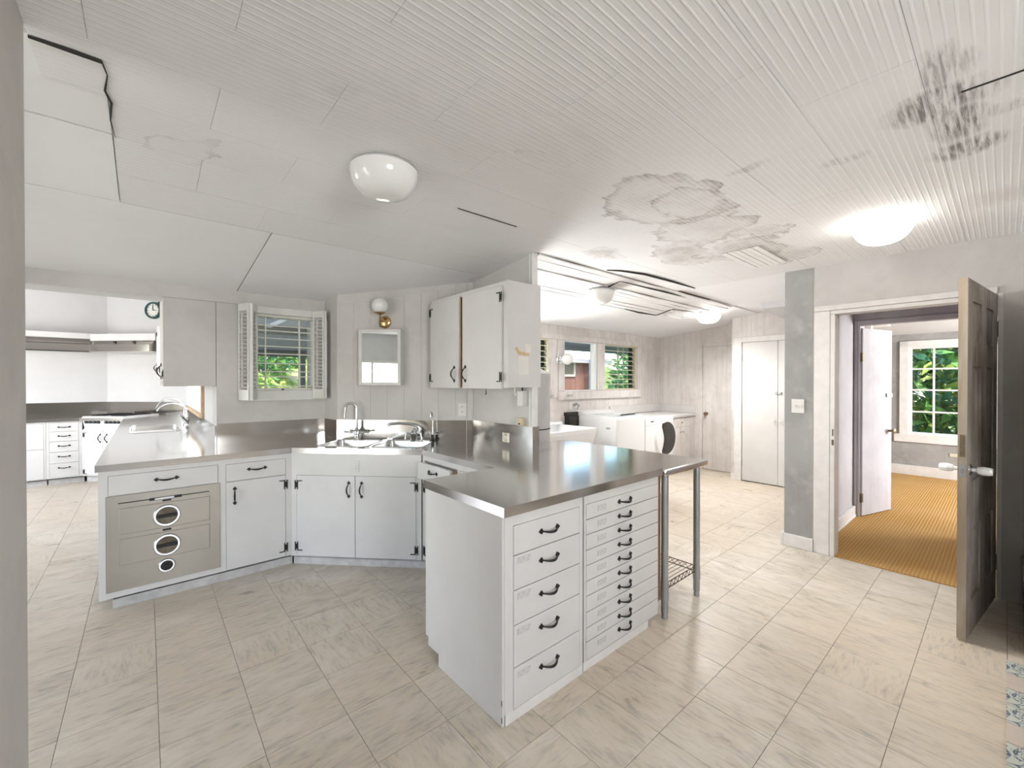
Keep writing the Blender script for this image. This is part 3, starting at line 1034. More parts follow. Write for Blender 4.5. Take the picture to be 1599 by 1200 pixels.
for z_ in (0.02, 0.09):
    obj('paint_chip', B().box(1.0925, 1.0945, 1.3315, 1.336, z_, z_ + 0.022), raw_wood, isl)
# island, ten shallow drawers
FI2 = fr(1.606, 1.33, 1, 0)
isl2 = thing('drawer_cabinet', 'white island cabinet with ten shallow labelled drawers beside the steel table', 'cabinet', (1.94, 1.64, 0))
z2 = [0.816, 0.740, 0.665, 0.590, 0.515, 0.439, 0.365, 0.2865, 0.210, 0.140, 0.050]
fl = []
for q in range(10):
    fl.append(dict(k='drawer', x0=0.014, x1=0.668, z0=z2[q + 1], z1=z2[q], handles=[(0.334, z2[q] - 0.036, 'h')], card=(0.138, z2[q] - 0.037), cs=0.95))
cabinet(isl2, FI2, 0.672, 0.046, ZB, 0.62, fl)
obj('base_plinth', B().box(0.0, 0.575, 0.004, 0.50, 0.0, 0.046), white_trim, isl2, FI2)
obj('side_edge', B().box(0.673, 0.700, 0.0, 0.62, 0.12, ZB), raw_wood, isl2, FI2)
obj('gap_shade_bar', B().box(-0.008, -0.003, 0.012, 0.2, 0.06, 0.70), dark, isl2, FI2)  # dark bar set between the columns to paint the shade of the gap

# oven run
FO = fr(-0.221, 3.58, 1, 0)
ov = thing('base_cabinet', 'white peninsula end cabinet holding the steel warming oven', 'cabinet', (0.08, 3.9, 0))
cabinet(ov, FO, 0.62, 0.078, ZB, 0.60, [dict(k='drawer', x0=0.043, x1=0.601, z0=0.708, z1=0.834, handles=[(0.322, 0.780, 'h')]), dict(k='open', x0=0.032, x1=0.612, z0=0.114, z1=0.706)], toe=(0.06, 0.62, 0.035))
# warming oven
wo = thing('warming_oven', 'built-in stainless steel warming oven with two round dials', 'oven', (0.1, 3.58, 0.114))
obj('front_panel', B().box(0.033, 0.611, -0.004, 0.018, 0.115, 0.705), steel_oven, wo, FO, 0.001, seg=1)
obj('control_strip', B().box(0.088, 0.55, -0.0055, -0.003, 0.655, 0.661), dark, wo, FO)
obj('name_badge', B().box(0.235, 0.400, -0.010, -0.003, 0.648, 0.664), iron, wo, FO, 0.001)
obj('badge_plate', B().box(0.262, 0.360, -0.0115, -0.0095, 0.651, 0.661), chrome, wo, FO)
DR = Matrix.Rotation(PI / 2, 4, 'X')      # local z -> -y (towards the viewer)
for zc, (za, zb_) in ((0.540, (0.462, 0.625)), (0.348, (0.270, 0.434))):
    dp = obj('oven_drawer', B().box(0.093, 0.553, -0.009, -0.003, za, zb_), steel_oven, wo, FO, 0.004)
    Md = FO @ T(0.323, -0.009, zc) @ DR
    obj('dial_ring', B().lathe([(0.056, -0.004), (0.056, 0.006), (0.066, 0.006), (0.071, 0.0), (0.071, -0.004)], 36), chrome, dp, Md, smooth=True)
    obj('dial_dish', B().lathe([(0.0, 0.001), (0.03, 0.0015), (0.056, 0.004)], 32), dial_bronze, dp, Md, smooth=True)
    obj('dial_grip', B().box(-0.053, 0.053, -0.017, -0.002, -0.009, 0.009), iron, dp, FO @ T(0.323, -0.011, zc), 0.003)
    obj('marker', B().box(0.30, 0.345, -0.011, -0.006, zc + 0.094, zc + 0.104), iron, wo, FO, 0.002)
Md = FO @ T(0.321, -0.005, 0.213) @ DR
obj('thermostat_ring', B().lathe([(0.032, -0.002), (0.032, 0.007), (0.040, 0.007), (0.045, 0.0), (0.045, -0.002)], 32), chrome, wo, Md, smooth=True)
obj('thermostat_knob', B().lathe([(0.0, 0.014), (0.012, 0.014), (0.014, 0.006), (0.032, 0.005)], 28), iron, wo, Md, smooth=True)

bc = thing('base_cabinet', 'white base cabinet with one drawer over one door beside the oven', 'cabinet', (0.62, 3.9, 0))
FC = fr(0.399, 3.58, 1, 0)
cabinet(bc, FC, 0.446, 0.078, ZB, 0.55, [dict(k='drawer', x0=0.025, x1=0.408, z0=0.704, z1=0.829, handles=[(0.217, 0.778, 'h')]), dict(k='door', x0=0.025, x1=0.407, z0=0.080, z1=0.702, handles=[(0.078, 0.600, 'v')], hinge='r', hz=(0.630, 0.150))], toe=(0, 0.46, 0.035))

# diagonal sink cabinet
SL = 1.0218
FD = fr(0.845, 3.582, 0.715, -0.73)
scab = thing('sink_cabinet', 'white diagonal sink cabinet with a pair of black hinged doors', 'cabinet', (1.35, 3.4, 0))
cabinet(scab, FD, SL, 0.072, ZB, 0.10, [dict(k='door', x0=0.043, x1=0.509, z0=0.074, z1=0.697, handles=[(0.460, 0.592, 'v')], hinge='l', hz=(0.622, 0.150)), dict(k='door', x0=0.509, x1=0.984, z0=0.074, z1=0.697, handles=[(0.561, 0.592, 'v')], hinge='r', hz=(0.622, 0.146))], toe=(0.0, 1.05, 0.03))
sp = thing('switch_plate', 'white switch plate above the sink cabinet doors', 'switch', FD @ Vector((0.514, 0, 0.73)))
obj('plate', B().box(0.488, 0.540, -0.006, 0.0, 0.728, 0.812), white, sp, FD, 0.002)
for z_ in (0.749, 0.770, 0.791):
    obj('toggle', B().box(0.508, 0.520, -0.012, -0.006, z_ - 0.004, z_ + 0.004), plastic, sp, FD)

# right run with a drawer left ajar
FR_ = fr(1.572, 2.855, 0, -1)
rc = thing('base_cabinet', 'white base cabinet with its top drawer left ajar behind the island', 'cabinet', (1.85, 2.4, 0))
cabinet(rc, FR_, 0.87, 0.078, ZB, 0.54, [dict(k='drawer', x0=0.03, x1=0.47, z0=0.70, z1=0.825, handles=[(0.25, 0.775, 'h')], out=0.055), dict(k='door', x0=0.03, x1=0.47, z0=0.085, z1=0.692, handles=[(0.42, 0.60, 'v')], hinge='l', hz=(0.62, 0.15)), dict(k='door', x0=0.50, x1=0.85, z0=0.085, z1=0.825, hinge='r', hz=(0.75, 0.15))], toe=(0, 0.87, 0.04))

# wall cabinet on the partition
FWc = fr(1.85, 3.20, 0, -1)
wc = thing('wall_cabinet', 'white two-door wall cabinet hanging on the partition', 'cabinet', (2.0, 2.7, 1.368))
fb = B().box(0, 0.010, 0, 0.02, 1.37, 2.098).box(0.956, 1.0, 0, 0.02, 1.37, 2.098).box(0.01, 0.956, 0, 0.02, 2.066, 2.098).box(0.447, 0.489, 0.004, 0.02, 1.37, 2.066)
obj('face_frame', fb, white, wc, FWc)
obj('cabinet_body', B().prism([(1.87, 2.20), (2.148, 2.20), (2.148, 3.00), (1.955, 3.19), (1.87, 3.20)], 1.385, 2.098), white, wc)
obj('side_panel', B().box(1.851, 2.158, 2.188, 2.2005, 1.372, 2.100), white, wc, None, 0.0015, seg=1)
for x0, x1, hg, hx in ((0.010, 0.451, 'l', 0.395), (0.489, 0.956, 'r', 0.533)):
    FWd = FWc @ (T(0.010, 0, 0) @ RZ(math.radians(-1.2)) @ T(-0.010, 0, 0) if hg == 'l' else T(0, 0, 0))
    d = obj('door', B().box(x0 + 0.001, x1 - 0.001, -0.018, 0.0, 1.362, 2.068), white, wc, FWd, 0.0015, seg=1)
    place('pull_handle', HANDLE, None, d, FWd @ T(hx, -0.019, 1.472) @ Matrix.Rotation(PI / 2, 4, 'Y'))
    for z_, tp in ((1.990, 1), (1.445, -1)):
        place('strap_hinge', HINGE, None, d, FWc @ T(x0 if hg == 'l' else x1, -0.019, z_) @ S(1 if hg == 'l' else -1, 1, tp))
obj('door_edge', B().box(0.4505, 0.453, -0.016, 0.0, 1.365, 2.066), pale_wood, wc, FWc)
obj('gap_shade_strip', B().box(0.455, 0.487, -0.001, 0.001, 1.372, 2.064), dark, wc, FWc)  # dark strip painted in for the shade between the doors
FCs = fr(1.851, 2.188, 1, 0)
nt = thing('paper_note', 'blank white paper note taped to the wall cabinet side', 'paper', (1.985, 2.187, 1.46))
obj('sheet', B().box(0.083, 0.185, -0.002, 0, 1.462, 1.590), paper, nt, FCs)
obj('tape_strip', B().prism([(0.062, 1.640), (0.092, 1.600), (0.186, 1.592), (0.186, 1.612), (0.10, 1.622), (0.075, 1.652)], -0.004, -0.002, 'y'), tape, nt, FCs)
nt2 = tag(obj('paper_note', B().prism([(0.148, 1.612), (0.206, 1.618), (0.206, 1.672), (0.148, 1.680)], -0.0032, -0.0012, 'y'), paper, None, FCs), 'small cream slip of paper at the tape on the wall cabinet side', 'paper')
hk = tag(obj('cup_hook', B().tube([(2.0, 2.63, 1.372), (2.0, 2.63, 1.355), (2.0, 2.63, 1.318), (2.0, 2.638, 1.312)], [0.004, 0.002, 0.004, 0.004], 8), iron), 'black hook hanging under the wall cabinet', 'hook')
hk2 = tag(obj('cup_hook', B().tube([(1.99, 2.28, 1.372), (1.99, 2.28, 1.335), (1.99, 2.27, 1.318), (1.99, 2.28, 1.310)], [0.005, 0.004, 0.005, 0.003], 8), plastic), 'clear plastic hook hanging under the wall cabinet near its right corner', 'hook')

# ------------------------------------------------------------------ steel worktop with sinks
def bake_cut(base, cutters):
    for c in cutters:
        m = base.modifiers.new('cut', 'BOOLEAN')
        m.operation = 'DIFFERENCE'
        m.object = c
        m.solver = 'EXACT'
    bpy.context.view_layer.update()
    dg = bpy.context.evaluated_depsgraph_get()
    me = bpy.data.meshes.new_from_object(base.evaluated_get(dg))
    base.modifiers.clear()
    base.data = me
    for c in cutters:
        bpy.data.objects.remove(c)


wt = thing('worktop', 'continuous stainless steel worktop bending around the sink corner', 'countertop', (1.2, 2.6, ZB))
ly = lambda name, poly: obj(name, B().prism(poly, ZB, ZT), steel, wt, None)
a_sheet = ly('peninsula_sheet', [(-0.235, 3.572), (0.8445, 3.572), (1.258, 4.005), (1.255, 4.128), (0.428, 4.128), (0.428, 8.19), (-0.45, 9.07), (-1.75, 9.07), (-1.75, 8.41), (-0.70, 8.41), (-0.235, 7.98)])
b_sheet = ly('sink_sheet', [(0.8455, 3.571), (1.560, 2.842), (2.149, 3.008), (1.2845, 3.858), (1.259, 4.004)])
c_sheet = ly('island_sheet', [(1.5605, 2.841), (1.5605, 1.966), (1.088, 1.966), (1.088, 1.312), (2.300, 1.312), (2.300, 2.262), (2.149, 2.274), (2.149, 3.007)])
for o in (a_sheet, b_sheet, c_sheet):
    o['label'] = 'stainless steel sheet'


def rounded(w, h, r, n=5):
    pts = []
    for cx, cy, a0 in ((w - r, h - r, 0), (r, h - r, 90), (r, r, 180), (w - r, r, 270)):
        for q in range(n + 1):
            t = math.radians(a0 + 90 * q / n)
            pts.append((cx + r * math.cos(t), cy + r * math.sin(t)))
    return pts


def sink_bowl(name, sheet, M, w, h, depth, mat, r=0.05):
    cut = obj('cutter', B().prism(rounded(w, h, r), -0.1, 0.1), None, None, M @ T(0, 0, ZT))
    bake_cut(sheet, [cut])
    poly = rounded(w, h, r)
    ctr = Vector((w / 2, h / 2))
    vs, fs = [], []
    n = len(poly)
    levels = [(1.0, 0.0), (0.985, -0.012), (0.965, -depth + 0.03), (0.90, -depth)]
    for sca, z in levels:
        for p in poly:
            q = ctr + (Vector(p) - ctr) * sca
            vs.append((q.x, q.y, z))
    for i in range(len(levels) - 1):
        for k_ in range(n):
            k2 = (k_ + 1) % n
            fs.append((i * n + k2, i * n + k_, (i + 1) * n + k_, (i + 1) * n + k2))
    fs.append(tuple((len(levels) - 1) * n + k_ for k_ in range(n)))
    b = B().add(vs, fs)
    bowl = obj(name, b, mat, wt, M @ T(0, 0, ZT - 0.0005), smooth=True)
    obj('drain', B().lathe([(0.0, 0.004), (0.03, 0.004), (0.042, 0.001)], 20), chrome, bowl, M @ T(w / 2, h / 2, ZT - depth + 0.001), smooth=True)
    # raised rolled rim
    rim = []
    out = rounded(w, h, r, 5)
    c2 = [(Vector(p) - ctr) * 1.012 + ctr for p in out]
    obj('sink_rim', B().tube([(p.x, p.y, 0) for p in c2] + [(c2[0].x, c2[0].y, 0)], 0.0035, 6, False), mat, bowl, M @ T(0, 0, ZT + 0.001))


# two bowls along the diagonal: frame origin at the front left of the diagonal, x along it, y towards the wall
sink_bowl('sink_bowl', b_sheet, FD @ T(0.145, 0.085, 0), 0.40, 0.40, 0.19, steel)
sink_bowl('sink_bowl', b_sheet, FD @ T(0.590, 0.085, 0), 0.40, 0.40, 0.19, steel)
sink_bowl('sink_bowl', a_sheet, fr(-0.13, 5.55, 1, 0), 0.40, 0.95, 0.17, steel)

# backsplash
bs = thing('backsplash', 'stainless steel backsplash strip running along the worktop walls', 'backsplash', (1.7, 3.4, ZT))
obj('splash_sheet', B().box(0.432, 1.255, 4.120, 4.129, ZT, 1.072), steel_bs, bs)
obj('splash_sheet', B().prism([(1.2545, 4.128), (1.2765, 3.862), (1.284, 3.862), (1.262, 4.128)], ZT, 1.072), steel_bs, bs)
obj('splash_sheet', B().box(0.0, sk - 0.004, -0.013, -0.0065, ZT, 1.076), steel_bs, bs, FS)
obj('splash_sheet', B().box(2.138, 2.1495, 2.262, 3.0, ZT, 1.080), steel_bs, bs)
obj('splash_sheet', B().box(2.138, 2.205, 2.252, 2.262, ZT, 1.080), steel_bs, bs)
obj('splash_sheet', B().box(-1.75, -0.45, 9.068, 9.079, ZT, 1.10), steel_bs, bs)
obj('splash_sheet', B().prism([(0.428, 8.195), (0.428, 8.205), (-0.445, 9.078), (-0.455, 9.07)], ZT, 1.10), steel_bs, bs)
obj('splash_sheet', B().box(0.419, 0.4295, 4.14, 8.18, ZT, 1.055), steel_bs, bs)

# ------------------------------------------------------------------ steel table with wire shelf
st = thing('work_table', 'stainless steel table on tubular legs butted against the island', 'table', (2.58, 1.95, 0))
obj('table_top', B().box(2.309, 2.862, 1.300, 2.60, 0.850, 0.890), steel, st, None, 0.012, seg=3)
legm = B().lathe([(0.0, 0.0), (0.018, 0.0), (0.018, 0.025), (0.015, 0.03), (0.015, 0.035), (0.021, 0.035), (0.021, 0.85)], 18).mesh('leg', True)
for x_, y_ in ((2.345, 1.325), (2.752, 1.328), (2.345, 2.55), (2.80, 2.55)):
    lg = place('leg', legm, grey_metal, st, T(x_, y_, 0))
    obj('shelf_collar', B().lathe([(0.0235, 0.0), (0.0245, 0.03), (0.0225, 0.09), (0.0215, 0.09)], 16), grey_metal, lg, T(x_, y_, 0.11), smooth=True)
ws = thing('wire_shelf', 'rusty wire shelf clipped low between the steel table legs', 'shelf', (2.55, 1.9, 0.13))
x0, x1, y0, y1 = 2.362, 2.742, 1.328, 2.54
for z_ in (0.20, 0.165):
    obj('rim_wire', B().tube([(x0, y0, z_), (x1, y0, z_), (x1, y1, z_), (x0, y1, z_), (x0, y0, z_)], 0.0032, 6), rust, ws)
zig = []
for q in range(17):
    zig.append((x0 + (x1 - x0) * q / 16, y0, 0.20 if q % 2 else 0.165))
obj('zigzag_wire', B().tube(zig, 0.0022, 5), rust, ws)
zig = []
for q in range(49):
    zig.append((x1, y0 + (y1 - y0) * q / 48, 0.20 if q % 2 else 0.165))
obj('zigzag_wire', B().tube(zig, 0.0022, 5), rust, ws)
zig = [(x0, p[1], p[2]) for p in zig]
obj('zigzag_wire', B().tube(zig, 0.0022, 5), rust, ws)
wm = B().tube([(x0, 0, 0), (x1, 0, 0)], 0.002, 5).mesh('shelf_wire')
for q in range(40):
    place('shelf_wire', wm, rust, ws, T(0, y0 + 0.03 * (q + 1), 0.197))

# ------------------------------------------------------------------ taps
def tap_frame(along, back):
    return FD @ T(along, 0.0, ZT)


Mt = fr(1.382, 3.665, 0.715, -0.73, ZT)
t1 = thing('sink_tap', 'tall gooseneck chrome tap with two lever handles at the left sink bowl', 'tap', (1.382, 3.665, ZT))
arc = [(0.0, 0.0, 0.05), (0.0, 0, 0.12), (0.0, 0, 0.265)]
for q in range(11):
    t = PI * q / 10
    arc.append((-0.04 + 0.04 * math.cos(t), -0.02 * (1 - math.cos(t)), 0.275 + 0.045 * math.sin(t)))
arc += [(-0.083, -0.042, 0.24), (-0.086, -0.043, 0.195)]
obj('spout', B().tube(arc, [0.011] * 3 + [0.010] * 11 + [0.008, 0.008], 12), chrome, t1, Mt, smooth=True)
obj('tap_body', B().lathe([(0.0, 0), (0.026, 0), (0.026, 0.006), (0.019, 0.012), (0.019, 0.05), (0.028, 0.058), (0.028, 0.082), (0.014, 0.098), (0.011, 0.11)], 20), chrome, t1, Mt, smooth=True)
for s in (-1, 1):
    obj('lever', B().tube([(s * 0.02, 0, 0.07), (s * 0.05, 0, 0.07), (s * 0.055, 0, 0.07), (s * 0.075, 0, 0.07), (s * 0.105, 0, 0.073), (s * 0.118, 0, 0.074)], [0.010, 0.010, 0.014, 0.006, 0.009, 0.003], 10), chrome, t1, Mt, smooth=True)
Mt = fr(1.72, 3.271, 0.715, -0.73, ZT)
t2 = thing('sink_tap', 'low wide-spout chrome mixer tap at the right sink bowl', 'tap', (1.72, 3.271, ZT))
obj('tap_body', B().lathe([(0.0, 0), (0.034, 0), (0.034, 0.008), (0.026, 0.014), (0.028, 0.035), (0.040, 0.06), (0.040, 0.075), (0.018, 0.10), (0.012, 0.115), (0, 0.116)], 22), chrome, t2, Mt, smooth=True)
obj('spout', B().tube([(0.042, 0.0, 0.075), (0.046, 0, 0.12), (0.030, -0.01, 0.135), (-0.02, -0.05, 0.155), (-0.09, -0.10, 0.165), (-0.15, -0.15, 0.162), (-0.165, -0.16, 0.150)], [0.018, 0.021, 0.018, 0.014, 0.012, 0.012, 0.012], 12), chrome, t2, Mt, smooth=True)
for s in (-1, 1):
    obj('cross_handle', B().tube([(s * 0.03, 0, 0.07), (s * 0.062, -0.01, 0.072), (s * 0.066, -0.012, 0.05), (s * 0.070, -0.012, 0.02)], [0.010, 0.009, 0.006, 0.008], 10), chrome, t2, Mt, smooth=True)
Mt = fr(1.85, 3.185, 0.715, -0.73, ZT)
t3 = thing('filter_tap', 'slim chrome drinking water tap right of the sink bowls', 'tap', (1.85, 3.185, ZT))
obj('spout', B().tube([(0, 0, 0.03), (0, 0, 0.20), (0.0, -0.006, 0.232), (-0.004, -0.022, 0.250), (-0.006, -0.034, 0.238), (-0.007, -0.036, 0.21)], [0.005] * 3 + [0.006, 0.006, 0.006], 10), chrome, t3, Mt, smooth=True)
obj('tap_body', B().lathe([(0.0, 0), (0.026, 0), (0.026, 0.005), (0.013, 0.012), (0.013, 0.055), (0, 0.058)], 16), iron, t3, Mt, smooth=True)
obj('lever', B().tube([(0.01, 0, 0.05), (0.03, 0, 0.062), (0.055, 0, 0.060)], [0.006, 0.005, 0.004], 8), chrome, t3, Mt, smooth=True)
# far kitchen taps
for q, (yy, lab) in enumerate(((6.35, 'arched chrome tap at the far kitchen sink, farther of two'), (5.95, 'arched chrome tap at the far kitchen sink, nearer of two'))):
    Mt = T(0.345, yy, ZT)
    t4 = thing('sink_tap', lab, 'tap', (0.345, yy, ZT))
    p = [(0, 0, 0.04), (0, 0, 0.14)]
    for r_ in range(9):
        t = PI * 0.92 * r_ / 8
        p.append((-0.13 + 0.13 * math.cos(t), 0, 0.16 + (0.15 if q == 0 else 0.11) * math.sin(t)))
    obj('spout', B().tube(p, [0.012] * 2 + [0.011] * 9, 10), chrome, t4, Mt, smooth=True)
    obj('tap_body', B().lathe([(0, 0), (0.028, 0), (0.024, 0.02), (0.022, 0.06), (0.03, 0.08), (0.012, 0.11)], 18), chrome, t4, Mt, smooth=True)
    obj('lever', B().tube([(0, -0.02, 0.07), (-0.03, -0.07, 0.10), (-0.05, -0.11, 0.12)], [0.009, 0.007, 0.006], 8), chrome, t4, Mt, smooth=True)

# ------------------------------------------------------------------ sink wall: medicine cabinet, sconce, outlets
FM = fr(1.389, 3.641, 0.715, -0.73)
mc = thing('medicine_cabinet', 'white framed mirror cabinet on the diagonal wall above the sinks', 'mirror', FM @ Vector((0.185, 0.05, 1.38)))
obj('cabinet_body', B().box(0.004, 0.368, 0.018, 0.095, 1.384, 1.858), white, mc, FM)
obj('mirror_frame', B().box(0, 0.026, 0, 0.018, 1.38, 1.862).box(0.346, 0.372, 0, 0.018, 1.38, 1.862).box(0.026, 0.346, 0, 0.018, 1.38, 1.406).box(0.026, 0.346, 0, 0.018, 1.836, 1.862), white, mc, FM, 0.002)
obj('mirror_pane', B().box(0.026, 0.346, 0.009, 0.017, 1.406, 1.836), mirror, mc, FM)
MS = fr(1.592, 3.555, 0.715, -0.73, 1.934)
sc1 = thing('wall_sconce', 'brass wall sconce with a white glass globe above the mirror cabinet', 'sconce', (1.592, 3.555, 1.934))
obj('back_plate', B().lathe([(0.0, 0.020), (0.03, 0.018), (0.05, 0.010), (0.057, 0.0), (0.057, -0.006)], 30), brass, sc1, MS @ T(0, -0.003, 0) @ DR, smooth=True)
obj('arm', B().tube([(0, -0.02, 0.0), (-0.005, -0.10, 0.0)], 0.005, 8).tube([(-0.005, -0.10, -0.055), (-0.005, -0.10, 0.055)], 0.006, 8), old_brass, sc1, MS, smooth=True)
obj('globe_cup', B().lathe([(0.006, 0.045), (0.02, 0.052), (0.05, 0.064), (0.052, 0.067), (0.02, 0.062)], 24), brass, sc1, MS @ T(-0.005, -0.10, 0), smooth=True)
gp_ = [(0.0, 0.195)]
for q in range(1, 13):
    t = PI * q / 12.6
    gp_.append((0.069 * math.sin(t), 0.127 + 0.069 * math.cos(t)))
obj('glass_globe', B().lathe(gp_[::-1], 28), opal, sc1, MS @ T(-0.005, -0.10, 0), smooth=True)


def outlet(name, label, M, w=0.07, h=0.115, mat=plastic, kind='outlet', face=ivory):
    t = thing(name, label, kind, M.to_translation())
    obj('plate', B().box(-w / 2, w / 2, -0.007, 0, -h / 2, h / 2), mat, t, M, 0.002)
    if kind == 'switch':
        for x_ in (-0.02, 0.02):
            obj('toggle', B().box(x_ - 0.005, x_ + 0.005, -0.018, -0.007, -0.012, 0.012), mat, t, M)
    else:
        for z_ in (-0.022, 0.022):
            s_ = obj('socket', B().box(-0.015, 0.015, -0.010, -0.007, z_ - 0.014, z_ + 0.014), face, t, M, 0.003)
            obj('slot', B().box(-0.007, -0.004, -0.0105, -0.009, z_ - 0.005, z_ + 0.006).box(0.004, 0.007, -0.0105, -0.009, z_ - 0.005, z_ + 0.006), dark, s_, M)
    return t


outlet('wall_outlet', 'white power outlet on the diagonal wall right of the sink', fr(2.078, 3.072, 0.715, -0.73, 1.17), 0.07, 0.11, plastic, 'outlet', plastic)
outlet('wall_outlet', 'ivory outlet set into the steel backsplash of the partition', fr(2.137, 2.55, 0, -1, 0.976), 0.085, 0.075, steel_oven, 'outlet', ivory)
ph = thing('junction_box', 'white cable box on the partition under the wall cabinet', 'junction box', (2.13, 2.36, 1.28))
obj('box_cover', B().box(2.105, 2.15, 2.325, 2.385, 1.23, 1.345), plastic, ph, None, 0.004)
obj('back_plate', B().box(2.142, 2.15, 2.375, 2.43, 1.235, 1.335), plastic, ph, None, 0.002)
obj('cable', B().tube([(2.13, 2.355, 1.345), (2.13, 2.355, 1.372)], 0.006, 8), iron, ph)
jb = thing('telephone_jack', 'small ivory telephone jack resting on the backsplash top', 'jack', (2.13, 2.368, 1.082))
obj('jack_cover', B().box(2.11, 2.15, 2.342, 2.395, 1.084, 1.142), ivory, jb, None, 0.006)
obj('jack_port', B().box(2.107, 2.111, 2.360, 2.376, 1.092, 1.104), dark, jb)
outlet('light_switch', 'white double light switch on the bare grey plaster strip', fr(W - 0.0045, 1.150, 0, -1, 1.205), 0.092, 0.118, plastic, 'switch')

# ------------------------------------------------------------------ ceiling lamps
def dome_lamp(label, x, y, z, r, lit, watts=0):
    t = thing('ceiling_lamp', label, 'lamp', (x, y, z - 0.13), 'glass dome ceiling lamps')
    obj('lamp_base', B().lathe([(r * 0.86, 0.0), (r * 0.9, -0.012), (r * 0.84, -0.02), (0, -0.02)], 32), white, t, T(x, y, z), smooth=True)
    pr = []
    for q in range(15):
        a = (PI / 2) * q / 14
        pr.append((r * math.cos(a) ** 0.75 if q < 14 else 0.0, -0.018 - 0.118 * math.sin(a)))
    obj('glass_dome', B().lathe([(r * 0.93, -0.008)] + pr, 40), opal_lit if lit else opal, t, T(x, y, z), smooth=True)
    if watts:
        d = bpy.data.lights.new('lamp_glow', 'SPOT')
        d.spot_size = math.radians(168)
        d.spot_blend = 1.0
        d.energy = watts
        d.color = (1.0, 0.975, 0.94)
        d.shadow_soft_size = r * 0.8
        o = bpy.data.objects.new('lamp_glow', d)
        COL.objects.link(o)
        o.location = (x, y, z - 0.15)
    return t


dome_lamp('unlit glass dome ceiling lamp over the kitchen floor before the sinks', 0.80, 1.79, 2.355, 0.145, False)
dome_lamp('lit glass dome ceiling lamp before the doorway', 3.27, 0.475, 2.355, 0.140, True, 34)
dome_lamp('unlit glass dome ceiling lamp on the warped laundry boards', 3.36, 2.58, 2.305, 0.135, False)
dome_lamp('lit glass dome ceiling lamp at the far side of the laundry ceiling', 5.62, 2.56, 2.315, 0.150, True, 105)

# ------------------------------------------------------------------ doors
def slab_door(name, M, w, z0, z1, t, mat):
    d = struct(thing(name, '', '', M @ Vector((w / 2, 0, z0))))
    del d['label'], d['category']
    return d


# door 1: old six-panel door standing open
hinge = Vector((4.185, 0.037))
lead = Vector((3.352, 0.135))
FDo = fr(hinge.x, hinge.y, lead.x - hinge.x, lead.y - hinge.y)   # x from hinge to free edge; local y points to -y side
DW, DT = 0.836, 0.036
d1 = thing('panel_door', 'worn six-panel wooden door standing open with paint rubbed off', 'door', (3.8, 0.09, 0))
# local +y here points away from the doorway (towards the right of the picture)
fm = B()
xs = [0, 0.118, 0.345, 0.49, 0.715, DW]
zs = [0.012, 0.20, 0.60, 0.86, 1.50, 1.635, 1.86, 1.975]
for a, c in ((0, 0.118), (0.345, 0.49), (0.715, DW)):
    fm.box(a, c, -DT, 0, zs[0], zs[-1])
for e, g in ((0.012, 0.20), (0.60, 0.86), (1.50, 1.635), (1.86, 1.975)):
    fm.box(0.118, 0.345, -DT, 0, e, g).box(0.49, 0.715, -DT, 0, e, g)
# the frame faces away on local -y (doorway side) and local 0 (right side)
obj('door_frame', fm, door_old, d1, FDo)
for a, c in ((0.118, 0.345), (0.49, 0.715)):
    for e, g in ((0.20, 0.60), (0.86, 1.50), (1.635, 1.86)):
        pb = B()
        m_ = 0.035
        for yy, s in ((-0.011, 1), (-DT + 0.011, -1)):
            o4 = [(a, yy, e), (c, yy, e), (c, yy, g), (a, yy, g)]
            i4 = [(a + m_, yy + s * 0.008, e + m_), (c - m_, yy + s * 0.008, e + m_), (c - m_, yy + s * 0.008, g - m_), (a + m_, yy + s * 0.008, g - m_)]
            pb.add(o4 + i4, [(0, 1, 5, 4), (1, 2, 6, 5), (2, 3, 7, 6), (3, 0, 4, 7), (4, 5, 6, 7)])
        obj('door_panel', pb, door_old, d1, FDo)
obj('free_edge', B().box(DW, DW + 0.002, -DT, 0, 0.012, 1.975), door_edge, d1, FDo)
obj('mortise_plate', B().box(DW + 0.0005, DW + 0.004, -DT + 0.008, -0.008, 1.005, 1.125), old_brass, d1, FDo)
lk = obj('latch_plate', B().box(DW + 0.0005, DW + 0.004, -DT + 0.007, -0.007, 0.895, 0.965), grey_metal, d1, FDo)
obj('latch_bolt', B().box(DW + 0.003, DW + 0.013, -DT + 0.013, -0.014, 0.918, 0.940), chrome, lk, FDo, 0.002)
for s, y_ in ((1, 0.0), (-1, -DT)):
    rs = obj('knob_rose', B().lathe([(0.0, 0.010), (0.018, 0.009), (0.030, 0.002), (0.031, 0.0)], 24), chrome, d1, FDo @ T(0.765, y_, 0.930) @ Matrix.Rotation(-s * PI / 2, 4, 'X'), smooth=True)
    obj('glass_knob', B().lathe([(0.010, 0.008), (0.011, 0.024), (0.019, 0.03), (0.024, 0.05), (0.022, 0.075), (0.018, 0.085), (0.0, 0.086)], 10), opal, rs, FDo @ T(0.765, y_, 0.930) @ Matrix.Rotation(-s * PI / 2, 4, 'X'))
for z_ in (0.19, 1.705):
    obj('butt_hinge', B().box(-0.012, 0.002, -0.034, 0.004, z_, z_ + 0.10).tube([(-0.008, 0.006, z_), (-0.008, 0.006, z_ + 0.10)], 0.006, 8), old_brass, d1, FDo)

